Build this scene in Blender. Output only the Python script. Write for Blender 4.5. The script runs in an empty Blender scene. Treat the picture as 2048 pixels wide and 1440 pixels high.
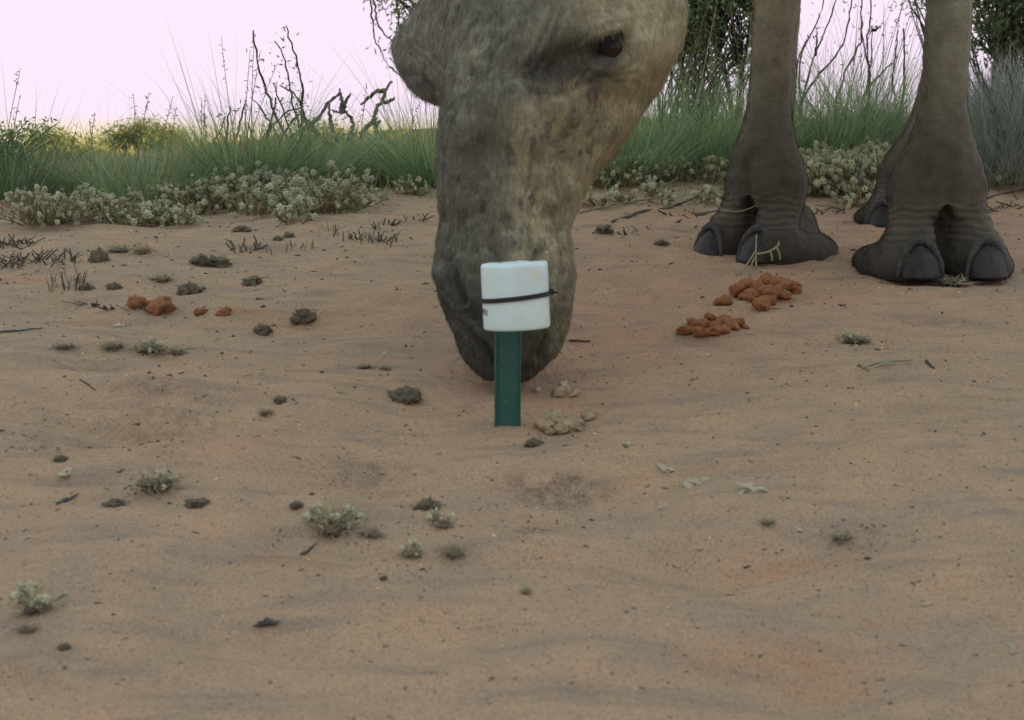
import bpy, bmesh, math, random
import numpy as np
from mathutils import Vector, Matrix
rng = np.random.default_rng(7)
random.seed(7)
SC = bpy.context.scene
COL = SC.collection
PI = math.pi

# ------------------------------------------------------------------ camera
FPX = 2600.0                                   # focal length in photograph pixels (2048 wide)
CAMH = 0.42
PITCH = math.atan((720 - 315) / FPX)
cam_data = bpy.data.cameras.new('camera')
cam = bpy.data.objects.new('camera', cam_data)
COL.objects.link(cam)
cam.location = (0, 0, CAMH)
cam.rotation_euler = (PI / 2 - PITCH, 0, 0)
cam_data.sensor_width = 36.0
cam_data.lens = 36.0 * FPX / 2048.0
cam_data.clip_start = 0.02
cam_data.clip_end = 20000
cam_data.dof.use_dof = True
cam_data.dof.focus_distance = 2.3
cam_data.dof.aperture_fstop = 17.0
SC.camera = cam

# ------------------------------------------------------------------ sky, sun, exposure
SUN_EL = math.radians(3.2)
SUN_DIR = Vector((0.75, -0.66, 0)).normalized()     # towards the sun: low, behind the camera to the right
EXPOSURE = 3.9
SKY_STRENGTH = 0.12
world = bpy.data.worlds.new('World')
SC.world = world
world.use_nodes = True
wn = world.node_tree.nodes
wl = world.node_tree.links
wn.clear()
sky = wn.new('ShaderNodeTexSky')
sky.sky_type = 'NISHITA'
sky.sun_disc = False
sky.sun_elevation = SUN_EL
sky.sun_rotation = math.atan2(SUN_DIR.x, SUN_DIR.y)
sky.dust_density = 0.4
gain = wn.new('ShaderNodeMix'); gain.data_type = 'RGBA'; gain.blend_type = 'MULTIPLY'
gain.inputs[0].default_value = 1.0
gain.inputs[7].default_value = (1.0, 1.0, 1.0, 1)
gain.clamp_result = False
capn = wn.new('ShaderNodeMix'); capn.data_type = 'RGBA'; capn.blend_type = 'DARKEN'
capn.inputs[0].default_value = 1.0
CAP = 1.0 / (2 ** EXPOSURE) / SKY_STRENGTH
capn.inputs[7].default_value = (0.985 * CAP, 0.825 * CAP, 0.985 * CAP, 1)
bg = wn.new('ShaderNodeBackground')
bg.inputs['Strength'].default_value = SKY_STRENGTH
wo = wn.new('ShaderNodeOutputWorld')
wl.new(sky.outputs[0], gain.inputs[6])
wl.new(gain.outputs[2], capn.inputs[6])
wl.new(capn.outputs[2], bg.inputs['Color'])
wl.new(bg.outputs[0], wo.inputs['Surface'])
sun_data = bpy.data.lights.new('sun', 'SUN')
sun_data.energy = 0.7
sun_data.angle = math.radians(0.6)
sun_data.color = (1.0, 0.72, 0.42)
sun = bpy.data.objects.new('sun', sun_data)
COL.objects.link(sun)
sdir = Vector((SUN_DIR.x * math.cos(SUN_EL), SUN_DIR.y * math.cos(SUN_EL), math.sin(SUN_EL)))
sun.rotation_euler = sdir.to_track_quat('Z', 'Y').to_euler()
SC.view_settings.view_transform = 'Standard'
SC.view_settings.look = 'None'
SC.view_settings.exposure = EXPOSURE
SC.view_settings.gamma = 1.0
SC.view_settings.use_curve_mapping = False
SC.cycles.max_bounces = 6
SC.cycles.diffuse_bounces = 3
SC.cycles.transparent_max_bounces = 8
SC.cycles.use_denoising = True

# ------------------------------------------------------------------ helpers: camera rays
CAMP = np.array([0, 0, CAMH])
FW = np.array([0, math.cos(PITCH), -math.sin(PITCH)])
UP = np.array([0, math.sin(PITCH), math.cos(PITCH)])
RT = np.array([1.0, 0, 0])

def ray(px, py):
    return FW + (px - 1024) / FPX * RT + (720 - py) / FPX * UP

def P(px, py, d):
    return CAMP + d * ray(px, py)

def project(v):
    q = v - CAMP
    t = q @ FW
    return 1024 + FPX * (q @ RT) / t, 720 - FPX * (q @ UP) / t, t

# ------------------------------------------------------------------ helpers: noise
def _hash(ix, iy, iz, seed):
    h = (ix * 374761393 + iy * 668265263 + iz * 2147483647 * 3 + seed * 1274126177) & 0xffffffff
    h = ((h ^ (h >> 13)) * 1274126177) & 0xffffffff
    h = ((h ^ (h >> 16)) * 2246822519) & 0xffffffff
    return ((h ^ (h >> 15)) & 0xffff) / 65535.0

def vnoise(p, seed=0):
    p = np.asarray(p, float)
    i = np.floor(p).astype(np.int64)
    f = p - i
    f = f * f * f * (f * (f * 6 - 15) + 10)
    out = np.zeros(p.shape[:-1])
    for dx in (0, 1):
        wx = f[..., 0] if dx else 1 - f[..., 0]
        for dy in (0, 1):
            wy = f[..., 1] if dy else 1 - f[..., 1]
            for dz in (0, 1):
                wz = f[..., 2] if dz else 1 - f[..., 2]
                out += wx * wy * wz * _hash(i[..., 0] + dx, i[..., 1] + dy, i[..., 2] + dz, seed)
    return out * 2 - 1

def fbm(p, octaves=4, seed=0, gain=0.5):
    s = 0; a = 1.0; q = np.asarray(p, float)
    for o in range(octaves):
        s = s + a * vnoise(q, seed + o * 17)
        q = q * 2.03 + 13.7
        a *= gain
    return s

def sstep(a, b, x):
    t = np.clip((np.asarray(x, float) - a) / (b - a), 0, 1)
    return t * t * (3 - 2 * t)

# ------------------------------------------------------------------ helpers: terrain
def ground_coarse(x, y):
    x = np.asarray(x, float); y = np.asarray(y, float)
    yy = np.where(y < 3.7, y, 3.7 + 0.0 * y)
    z = 0.048 + 0.096 * np.clip(yy, -1.5, None)
    # rounded dune crest at about 3.7 m and the swale behind it
    z = z - 0.012 * sstep(3.1, 3.9, y) - 0.30 * sstep(4.6, 10, y)
    z = z + 0.02 * sstep(0.4, 1.3, x) * sstep(2.6, 4.0, y)
    # far ridge
    z = z + (0.45 + 1.62 * sstep(-24, 6, x)) * sstep(26, 62, y) * (1 - 0.8 * sstep(80, 220, y))
    # unseen dune added behind the camera to keep the low sun off the foreground
    q = x * SUN_DIR.x + y * SUN_DIR.y
    z = z + 3.4 * sstep(8, 24, q) * (1 - 0.9 * sstep(34, 120, q))
    return z

DENTS = []        # (x, y, rx, ry, rot, amp)
def ground_h(x, y):
    x = np.asarray(x, float); y = np.asarray(y, float)
    z = ground_coarse(x, y)
    r = np.hypot(x, y - 1.5)
    near = 1 - sstep(3.5, 9, r)
    p = np.stack([x, y, 0 * x], -1)
    n1 = fbm(p * np.array([3.0, 4.0, 1]), 3, 3)
    n2 = fbm(p * np.array([11.0, 19.0, 1]), 3, 11)
    z = z + near * (0.011 * n1 + 0.0050 * n2)
    # faint wind ripples
    w = fbm(p * 2.2, 2, 23)
    z = z + near * 0.0030 * np.sin(2 * PI * (y * 17 + x * 2.5 + 1.6 * w)) * (0.5 + 0.5 * vnoise(p * 3.1, 31))
    # far, larger shapes
    z = z + (1 - near) * 0.10 * fbm(p * 0.12, 3, 41) * sstep(8, 30, r)
    for (dx, dy, rx, ry, rot, amp) in DENTS:
        c, s = math.cos(rot), math.sin(rot)
        u = ((x - dx) * c + (y - dy) * s) / rx
        v = (-(x - dx) * s + (y - dy) * c) / ry
        z = z + amp * np.exp(-(u * u + v * v))
    return z

def G(px, py, far=60.0):
    """world point where the view ray of a pixel meets the terrain"""
    d = ray(px, py)
    ts = np.concatenate([np.linspace(0.35, 4.5, 420), np.linspace(4.52, far, 300)])
    pts = CAMP + ts[:, None] * d
    h = pts[:, 2] - ground_h(pts[:, 0], pts[:, 1])
    k = np.argmax(h < 0)
    if h[k] >= 0:
        k = len(ts) - 1
        p = pts[k]
    else:
        a, b = ts[k - 1], ts[k]
        fa, fb = h[k - 1], h[k]
        t = a + (b - a) * fa / (fa - fb)
        p = CAMP + t * d
    return Vector((p[0], p[1], float(ground_h(p[0], p[1]))))

def GH(x, y):
    return float(ground_h(x, y))

for (px, py, rx, ry, rot, amp) in [
        (960, 860, .05, .03, 0, -.006), (1075, 815, .06, .03, 0, -.005), (1012, 866, .040, .014, 0, .008), (1050, 846, .02, .012, 0, .006), (985, 846, .016, .012, 0, -.006),
        (330, 770, .16, .05, .1, .016), (300, 850, .14, .05, -.1, -.012), (820, 850, .12, .04, .1, -.010),
        (1250, 900, .12, .05, 0, .010), (1080, 1000, .06, .04, .2, -.009), (1150, 960, .04, .02, 0, -.006),
        (1830, 650, .09, .06, .1, -.012), (1700, 650, .10, .04, 0, .010), (1500, 1110, .07, .03, .1, -.008),
        (640, 1000, .06, .03, 0, .007), (1560, 1160, .05, .02, .1, -.006), (1580, 1330, .07, .04, .1, -.012),
        (520, 640, .16, .05, 0, -.010), (690, 960, .07, .05, .2, -.016), (690, 915, .09, .03, .1, .010), (1360, 1120, .06, .045, .2, -.014), (1380, 1075, .08, .02, .1, .008), (250, 860, .09, .07, .2, -.018), (260, 800, .12, .03, .1, .012), (1850, 830, .08, .05, 0, -.014), (1500, 760, .08, .05, .1, -.012), (1510, 725, .1, .03, .1, .008), (420, 1180, .06, .04, .1, -.012), (900, 1280, .06, .04, .1, -.010), (1200, 1290, .07, .03, .1, .009), (1750, 950, .08, .04, .1, .010), (760, 600, .2, .05, 0, .012), (120, 700, .2, .05, .1, .010),
        (1330, 560, .14, .05, 0, -.008), (1640, 620, .10, .05, 0, .006), (500, 1240, .05, .03, 0, -.006)]:
    d = ray(px, py); t = 0.35
    pts = CAMP + np.linspace(.35, 4, 400)[:, None] * d
    k = int(np.argmax(pts[:, 2] < ground_coarse(pts[:, 0], pts[:, 1])))
    DENTS.append((pts[k, 0], pts[k, 1], rx, ry, rot, amp))

# ------------------------------------------------------------------ helpers: materials
WB = (.96, 1.11, .97)          # the camera's colour balance, carried by all base colours alike
def wb(c):
    return tuple(min(1.0, a * k) for a, k in zip(c, WB))
def mat(name):
    m = bpy.data.materials.new(name)
    m.use_nodes = True
    nt = m.node_tree
    bsdf = nt.nodes['Principled BSDF']
    return m, nt, bsdf

def N(nt, t, **kw):
    n = nt.nodes.new(t)
    for k, v in kw.items():
        setattr(n, k, v)
    return n

def mixc(nt, fac, a, b, blend='MIX'):
    m = N(nt, 'ShaderNodeMix', data_type='RGBA', blend_type=blend)
    for idx, v in ((0, fac), (6, a), (7, b)):
        if hasattr(v, 'links') or hasattr(v, 'is_linked'):
            nt.links.new(v, m.inputs[idx])
        elif idx == 0:
            m.inputs[0].default_value = v
        else:
            m.inputs[idx].default_value = (*(wb(v) if blend == 'MIX' else v), 1)
    return m.outputs[2]

def noise(nt, scale, detail=3, rough=0.55, vec=None):
    n = N(nt, 'ShaderNodeTexNoise')
    n.inputs['Scale'].default_value = scale
    n.inputs['Detail'].default_value = detail
    n.inputs['Roughness'].default_value = rough
    if vec is not None:
        nt.links.new(vec, n.inputs['Vector'])
    return n.outputs['Fac']

def ramp(nt, fac, stops):
    r = N(nt, 'ShaderNodeValToRGB')
    while len(r.color_ramp.elements) < len(stops):
        r.color_ramp.elements.new(0.5)
    for e, (p, c) in zip(r.color_ramp.elements, stops):
        e.position = p
        e.color = (c, c, c, 1) if not hasattr(c, '__len__') else (*c, 1)
    nt.links.new(fac, r.inputs[0])
    return r.outputs[0]

def wpos(nt):
    return N(nt, 'ShaderNodeNewGeometry').outputs['Position']

def opos(nt):
    return N(nt, 'ShaderNodeTexCoord').outputs['Object']

def bump(nt, bsdf, h, strength, dist):
    b = N(nt, 'ShaderNodeBump')
    b.inputs['Strength'].default_value = strength
    b.inputs['Distance'].default_value = dist
    nt.links.new(h, b.inputs['Height'])
    nt.links.new(b.outputs[0], bsdf.inputs['Normal'])

def attr(nt, name):
    a = N(nt, 'ShaderNodeAttribute', attribute_name=name)
    return a

def simple_mat(name, col, var=0.25, rough=0.85, scale=60, col2=None, bumpd=0.0, tint=True, spec=0.3, coord='obj'):
    m, nt, b = mat(name)
    p = opos(nt) if coord == 'obj' else wpos(nt)
    f = noise(nt, scale, 4, 0.6, p)
    c2 = col2 or tuple(c * (1 - var) for c in col)
    c = mixc(nt, ramp(nt, f, [(0.35, 0.0), (0.65, 1.0)]), col, c2)
    if tint:
        t = attr(nt, 'tint')
        c = mixc(nt, 1.0, c, t.outputs['Color'], 'MULTIPLY')
    nt.links.new(c, b.inputs['Base Color'])
    b.inputs['Roughness'].default_value = rough
    b.inputs['Specular IOR Level'].default_value = spec
    if bumpd:
        bump(nt, b, noise(nt, scale * 4, 4, 0.6, p), 0.8, bumpd)
    return m

def leaf_mat(name, col, trans=0.35, tcol=None, rough=0.6):
    m, nt, b = mat(name)
    t = attr(nt, 'tint')
    c = mixc(nt, 1.0, wb(col), t.outputs['Color'], 'MULTIPLY')
    nt.links.new(c, b.inputs['Base Color'])
    b.inputs['Roughness'].default_value = rough
    b.inputs['Specular IOR Level'].default_value = 0.25
    tr = N(nt, 'ShaderNodeBsdfTranslucent')
    c2 = mixc(nt, 1.0, wb(tcol or tuple(min(1, x * 1.5) for x in col)), t.outputs['Color'], 'MULTIPLY')
    nt.links.new(c2, tr.inputs['Color'])
    mx = N(nt, 'ShaderNodeMixShader')
    mx.inputs[0].default_value = trans
    nt.links.new(b.outputs[0], mx.inputs[1]); nt.links.new(tr.outputs[0], mx.inputs[2])
    out = nt.nodes['Material Output']
    nt.links.new(mx.outputs[0], out.inputs['Surface'])
    return m

# ------------------------------------------------------------------ helpers: meshes
class MB:
    """collects vertices and faces of one mesh, with a tint per vertex"""
    def __init__(self):
        self.v = []; self.f = []; self.t = []; self.n = 0
    def add(self, v, f, tint=(1, 1, 1)):
        v = np.asarray(v, float).reshape(-1, 3)
        t = np.asarray(tint, float)
        if t.ndim == 1:
            t = np.tile(t, (len(v), 1))
        self.v.append(v); self.t.append(t)
        o = self.n
        self.f.extend([tuple(int(i) + o for i in q) for q in f])
        self.n += len(v)
    def tube(self, pts, rad, sides=6, tint=(1, 1, 1), cap=True):
        pts = np.asarray(pts, float); n = len(pts)
        rad = np.broadcast_to(np.asarray(rad, float), (n,))
        tan = np.gradient(pts, axis=0)
        tan /= np.linalg.norm(tan, axis=1)[:, None] + 1e-12
        ref = np.array([0.31, 0.17, 0.93]); 
        if abs(tan[0] @ ref) > 0.9: ref = np.array([0.9, 0.3, 0.1])
        a = np.cross(tan, ref); a /= np.linalg.norm(a, axis=1)[:, None]
        b = np.cross(tan, a)
        ang = np.arange(sides) / sides * 2 * PI
        ring = pts[:, None, :] + rad[:, None, None] * (np.cos(ang)[None, :, None] * a[:, None, :] + np.sin(ang)[None, :, None] * b[:, None, :])
        f = []
        for i in range(n - 1):
            for j in range(sides):
                k = (j + 1) % sides
                f.append((i * sides + j, i * sides + k, (i + 1) * sides + k, (i + 1) * sides + j))
        if cap:
            f.append(tuple(range(sides))[::-1]); f.append(tuple((n - 1) * sides + j for j in range(sides)))
        self.add(ring.reshape(-1, 3), f, tint)
    def mesh(self, name, smooth=False):
        me = bpy.data.meshes.new(name)
        v = np.concatenate(self.v) if self.v else np.zeros((0, 3))
        me.from_pydata(v, [], self.f)
        if len(v):
            a = me.color_attributes.new('tint', 'FLOAT_COLOR', 'POINT')
            t = np.concatenate(self.t)
            a.data.foreach_set('color', np.hstack([t, np.ones((len(t), 1))]).astype(np.float32).ravel())
        if smooth:
            me.shade_smooth()
        return me
    def build(self, name, material, parent=None, smooth=False):
        me = self.mesh(name, smooth)
        me.materials.append(material)
        return link(name, me, parent)

def link(name, me, parent=None):
    o = bpy.data.objects.new(name, me)
    COL.objects.link(o)
    if parent is not None:
        o.parent = parent
    return o

def tag(o, label, cat, group=None):
    o['label'] = label; o['category'] = cat
    if group: o['group'] = group
    return o

def empty(name, loc=(0, 0, 0)):
    o = bpy.data.objects.new(name, None)
    o.empty_display_size = 0.05
    COL.objects.link(o)
    o.location = loc
    return o

def np_mesh(name, v, f, material=None, smooth=True):
    """fast mesh from arrays (all faces with the same corner count)"""
    v = np.asarray(v, np.float32); f = np.asarray(f, np.int32)
    me = bpy.data.meshes.new(name)
    me.vertices.add(len(v)); me.vertices.foreach_set('co', v.ravel())
    k = f.shape[1]
    me.loops.add(f.size); me.loops.foreach_set('vertex_index', f.ravel())
    me.polygons.add(len(f))
    me.polygons.foreach_set('loop_start', np.arange(0, f.size, k, dtype=np.int32))
    me.update(calc_edges=True)
    me.validate()
    if smooth: me.shade_smooth()
    if material: me.materials.append(material)
    return me

def set_color(me, name, col):
    a = me.color_attributes.new(name, 'FLOAT_COLOR', 'POINT')
    c = np.hstack([np.asarray(col, float), np.ones((len(col), 1))]).astype(np.float32)
    a.data.foreach_set('color', c.ravel())

def blades(mb, base, direc, length, width, bend, tint, segs=3, face=None):
    """curved grass blades; arrays of n bases, unit directions, lengths, widths, bend vectors"""
    n = len(base)
    s = np.linspace(0, 1, segs + 1)
    ctr = base[:, None, :] + direc[:, None, :] * (length[:, None] * s)[..., None] + bend[:, None, :] * (length[:, None] * s ** 2)[..., None]
    if face is None:
        ang = rng.uniform(0, PI, n)
        side = np.stack([np.cos(ang), np.sin(ang), np.zeros(n)], -1)
    else:
        side = face
    wd = width[:, None] * np.clip(1.0 - s, 0.0, 1)[None, :] ** 0.6
    L = ctr - side[:, None, :] * wd[..., None] * 0.5
    R = ctr + side[:, None, :] * wd[..., None] * 0.5
    k = segs + 1
    v = np.stack([L, R], 2).reshape(n, k * 2, 3)
    tri = []
    for i in range(segs):
        a = i * 2
        if i < segs - 1:
            tri.append((a, a + 1, a + 3, a + 2))
    quad = np.array(tri)
    last = np.array([((segs - 1) * 2, (segs - 1) * 2 + 1, segs * 2)])
    off = (np.arange(n) * k * 2)[:, None, None]
    fq = (quad[None] + off).reshape(-1, 4)
    ft = (last[None] + off).reshape(-1, 3)
    tv = np.repeat(tint, k * 2, axis=0)
    o = mb.n
    mb.v.append(v.reshape(-1, 3)); mb.t.append(tv)
    mb.f.extend(map(tuple, (fq + o).tolist())); mb.f.extend(map(tuple, (ft + o).tolist()))
    mb.n += n * k * 2

def leaves(mb, base, direc, length, width, tint, droop=0.0):
    """folded diamond leaves"""
    n = len(base)
    r = rng.normal(size=(n, 3))
    side = np.cross(direc, r); side /= np.linalg.norm(side, axis=1)[:, None] + 1e-9
    nor = np.cross(direc, side)
    mid = base + direc * (length * 0.5)[:, None]
    tip = base + direc * length[:, None] + np.array([0, 0, -1.0]) * (droop * length)[:, None] if np.ndim(droop) else base + direc * length[:, None]
    l = mid + side * (width * .5)[:, None] + nor * (width * 0.15)[:, None]
    rr = mid - side * (width * .5)[:, None] + nor * (width * 0.15)[:, None]
    v = np.stack([base, rr, tip, l], 1).reshape(-1, 3)
    o = mb.n
    idx = (np.arange(n) * 4)[:, None]
    f = np.concatenate([idx + np.array([[0, 1, 2]]), idx + np.array([[0, 2, 3]])], 0) + o
    mb.v.append(v); mb.t.append(np.repeat(tint, 4, axis=0))
    mb.f.extend(map(tuple, f.tolist())); mb.n += n * 4

def tints(n, lo=0.6, hi=1.25, hue=0.12):
    b = rng.uniform(lo, hi, n)[:, None]
    h = rng.uniform(-hue, hue, n)[:, None]
    return b * np.hstack([1 + h, np.ones((n, 1)), 1 - h])

def unit(v):
    return v / (np.linalg.norm(v, axis=-1, keepdims=True) + 1e-12)
# ------------------------------------------------------------------ ground
def axis_coords(lo, hi, step, grow, far):
    mid = list(np.arange(lo, hi + step * .5, step))
    a = []; s = step; x = lo
    while x > -far:
        s *= grow; x -= s; a.append(x)
    b = []; s = step; x = mid[-1]
    while x < far:
        s *= grow; x += s; b.append(x)
    return np.array(a[::-1] + mid + b)
gx = axis_coords(-1.05, 1.05, 0.0095, 1.10, 3500)
gy = axis_coords(0.5, 3.0, 0.0095, 1.10, 3500)
GX, GY = np.meshgrid(gx, gy, indexing='ij')
GZ = ground_h(GX, GY)
nxg, nyg = GX.shape
gi = np.arange(nxg * nyg).reshape(nxg, nyg)
gf = np.stack([gi[:-1, :-1], gi[1:, :-1], gi[1:, 1:], gi[:-1, 1:]], -1).reshape(-1, 4)
# freshly scuffed, redder sand: where hooves and small animals have broken the pale crust
FRESH = []
for (px, py, rx, ry, a) in [
        (1555, 1143, .026, .007, 1.0), (1690, 1120, .028, .012, .5), (1265, 958, .012, .008, .7), (1500, 926, .06, .007, .5),
        (1570, 1320, .05, .022, .6), (1640, 1370, .035, .02, .5), (1760, 1252, .014, .006, .6), (215, 648, .07, .015, .8),
        (490, 622, .04, .013, .9), (30, 562, .07, .02, .9), (1130, 805, .06, .03, .5), (1340, 425, .12, .03, .8), (850, 440, .1, .02, .4),
        (540, 640, .12, .03, .3), (660, 640, .1, .03, .3), (1345, 585, .1, .03, .25), (1560, 600, .09, .03, .5), (1470, 655, .05, .02, .5),
        (560, 1110, .03, .012, .5), (1410, 1335, .03, .012, .35), (1490, 940, .1, .02, .25), (940, 830, .03, .02, .3), (390, 890, .1, .03, .25), (300, 440, .06, .02, .7), (1880, 590, .08, .03, .3)]:
    g = G(px, py)
    FRESH.append((g.x, g.y, rx, ry, a))
fresh = np.zeros(GX.shape)
for (x, y, rx, ry, a) in FRESH:
    fresh = np.maximum(fresh, a * np.exp(-(((GX - x) / rx) ** 2 + ((GY - y) / ry) ** 2)))
# darker litter-stained patches
STAIN = np.zeros(GX.shape)
for (px, py, rx, ry, a) in [
        (1115, 985, .045, .020, 1.0), (1150, 970, .015, .012, 1.0), (1070, 1060, .018, .03, .85), (750, 940, .05, .014, .5), (300, 770, .05, .02, .5),
        (330, 860, .07, .03, .45), (70, 880, .06, .03, .5), (1700, 1075, .04, .012, .6), (1010, 850, .06, .012, .4),
        (700, 970, .04, .012, .4), (1830, 650, .07, .03, .5), (640, 1050, .04, .014, .5), (860, 1112, .05, .01, .5), (150, 740, .1, .04, .4),
        (1780, 760, .06, .02, .35), (80, 1340, .05, .02, .4), (540, 1260, .02, .01, .5), (1060, 1225, .015, .007, .5), (220, 1000, .04, .015, .4)]:
    g = G(px, py)
    STAIN = np.maximum(STAIN, a * np.exp(-(((GX - g.x) / rx) ** 2 + ((GY - g.y) / ry) ** 2)))

m_sand, nt, b = mat('red_sand')
pw = wpos(nt)
big = noise(nt, 1.6, 4, .6, pw)
c = mixc(nt, ramp(nt, big, [(.35, 0), (.65, 1)]), (.460, .295, .192), (.380, .268, .192))
mid = noise(nt, 14, 5, .65, pw)
c = mixc(nt, ramp(nt, mid, [(.40, 0), (.72, 1)]), c, (.52, .325, .200))
mp = N(nt, 'ShaderNodeMapping'); mp.inputs['Scale'].default_value = (1, 4.5, 1); nt.links.new(pw, mp.inputs['Vector'])
streak = noise(nt, 9, 4, .6, mp.outputs[0])
c = mixc(nt, ramp(nt, streak, [(.50, 0), (.72, .7)]), c, (.235, .190, .155))
fa = attr(nt, 'marks')
sepc = N(nt, 'ShaderNodeSeparateColor'); nt.links.new(fa.outputs['Color'], sepc.inputs[0])
brk = ramp(nt, noise(nt, 60, 6, .8, pw), [(.40, .1), (.60, 1)])
mm = N(nt, 'ShaderNodeMath', operation='MULTIPLY'); nt.links.new(sepc.outputs[0], mm.inputs[0]); nt.links.new(brk, mm.inputs[1])
c = mixc(nt, mm.outputs[0], c, (.46, .19, .082))
brk2 = ramp(nt, noise(nt, 45, 5, .75, pw), [(.42, 0), (.62, 1)])
mm2 = N(nt, 'ShaderNodeMath', operation='MULTIPLY'); nt.links.new(sepc.outputs[1], mm2.inputs[0]); nt.links.new(brk2, mm2.inputs[1])
c = mixc(nt, mm2.outputs[0], c, (.085, .072, .06))
grain = noise(nt, 420, 2, .8, pw)
c = mixc(nt, ramp(nt, grain, [(.36, .55), (.5, 0)]), c, (.17, .115, .085))
grain2 = noise(nt, 700, 2, .8, pw)
c = mixc(nt, ramp(nt, grain2, [(.56, 0), (.7, .6)]), c, (.60, .46, .34))
speck = noise(nt, 120, 2, .5, pw)
c = mixc(nt, ramp(nt, speck, [(.27, .8), (.31, 0)]), c, (.06, .05, .045))
# far from the dune crest the sand carries dry grass
gdist = N(nt, 'ShaderNodeVectorMath', operation='LENGTH'); nt.links.new(pw, gdist.inputs[0])
mr = N(nt, 'ShaderNodeMapRange'); mr.inputs[1].default_value = 8; mr.inputs[2].default_value = 20; nt.links.new(gdist.outputs['Value'], mr.inputs[0])
farc = mixc(nt, ramp(nt, noise(nt, 2.2, 5, .7, pw), [(.4, 0), (.6, 1)]), (.11, .11, .035), (.22, .15, .06))
c = mixc(nt, mr.outputs[0], c, farc)
nt.links.new(c, b.inputs['Base Color'])
b.inputs['Roughness'].default_value = .95
b.inputs['Specular IOR Level'].default_value = .1
hsum = N(nt, 'ShaderNodeMath', operation='ADD')
nt.links.new(noise(nt, 300, 4, .75, pw), hsum.inputs[0]); 
h2 = N(nt, 'ShaderNodeMath', operation='MULTIPLY'); h2.inputs[1].default_value = 2.2
nt.links.new(noise(nt, 70, 4, .65, pw), h2.inputs[0]); nt.links.new(h2.outputs[0], hsum.inputs[1])
bump(nt, b, hsum.outputs[0], .8, .0032)

me = np_mesh('ground', np.stack([GX, GY, GZ], -1).reshape(-1, 3), gf, m_sand)
set_color(me, 'marks', np.stack([fresh, STAIN, 0 * fresh], -1).reshape(-1, 3))
ground = link('ground', me)
ground['kind'] = 'structure'

# ------------------------------------------------------------------ surfaces from distance fields
def surface_nets(val, lo, h):
    s = val < 0
    n = np.array(val.shape)
    cnt = np.zeros(n - 1, np.int8)
    for dx in (0, 1):
        for dy in (0, 1):
            for dz in (0, 1):
                cnt += s[dx:n[0] - 1 + dx, dy:n[1] - 1 + dy, dz:n[2] - 1 + dz]
    act = (cnt > 0) & (cnt < 8)
    cells = np.argwhere(act)
    idx = -np.ones(n - 1, np.int64); idx[act] = np.arange(len(cells))
    acc = np.zeros((len(cells), 3)); num = np.zeros(len(cells))
    cs = [np.array(q) for q in [(0,0,0),(1,0,0),(0,1,0),(1,1,0),(0,0,1),(1,0,1),(0,1,1),(1,1,1)]]
    for a in range(8):
        for bb in range(a + 1, 8):
            if np.abs(cs[a] - cs[bb]).sum() != 1: continue
            va = val[tuple((cells + cs[a]).T)]; vb = val[tuple((cells + cs[bb]).T)]
            cr = (va < 0) != (vb < 0)
            t = np.where(cr, va / np.where(cr, va - vb, 1), 0)
            acc += np.where(cr[:, None], cs[a] + t[:, None] * (cs[bb] - cs[a]), 0); num += cr
    pos = np.asarray(lo) + h * (cells + acc / num[:, None])
    faces = []
    for ax in range(3):
        o1, o2 = (ax + 1) % 3, (ax + 2) % 3
        sl0 = [slice(None)] * 3; sl1 = [slice(None)] * 3
        sl0[ax] = slice(0, -1); sl1[ax] = slice(1, None)
        cr = s[tuple(sl0)] != s[tuple(sl1)]
        e = np.argwhere(cr)
        e = e[(e[:, o1] > 0) & (e[:, o2] > 0) & (e[:, o1] < n[o1] - 1) & (e[:, o2] < n[o2] - 1)]
        inside = s[tuple(e.T)]
        q = []
        for (a, bb) in ((1, 1), (0, 1), (0, 0), (1, 0)):
            cidx = e.copy(); cidx[:, o1] -= a; cidx[:, o2] -= bb
            q.append(idx[tuple(cidx.T)])
        q = np.stack(q, -1)
        q[~inside] = q[~inside][:, ::-1]
        faces.append(q)
    return pos, np.concatenate(faces)

def smin(a, b, k):
    h = np.clip(.5 + .5 * (b - a) / k, 0, 1)
    return b * (1 - h) + a * h - k * h * (1 - h)

def sd_cone(p, a, b, ra, rb):
    a = np.asarray(a, float); b = np.asarray(b, float)
    ba = b - a
    t = np.clip(((p - a) @ ba) / (ba @ ba), 0, 1)
    return np.linalg.norm(p - a - t[..., None] * ba, axis=-1) - (ra + t * (rb - ra))

def sd_ell(p, c, r):
    r = np.asarray(r, float)
    q = (p - np.asarray(c)) / r
    k = np.linalg.norm(q, axis=-1)
    return (k - 1) * r.min() * 1.0

def vnormals(v, f):
    n = np.zeros_like(v)
    fn = np.cross(v[f[:, 2]] - v[f[:, 0]], v[f[:, 3]] - v[f[:, 1]]) if f.shape[1] == 4 else np.cross(v[f[:, 1]] - v[f[:, 0]], v[f[:, 2]] - v[f[:, 0]])
    for k in range(f.shape[1]):
        np.add.at(n, f[:, k], fn)
    return unit(n)

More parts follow.
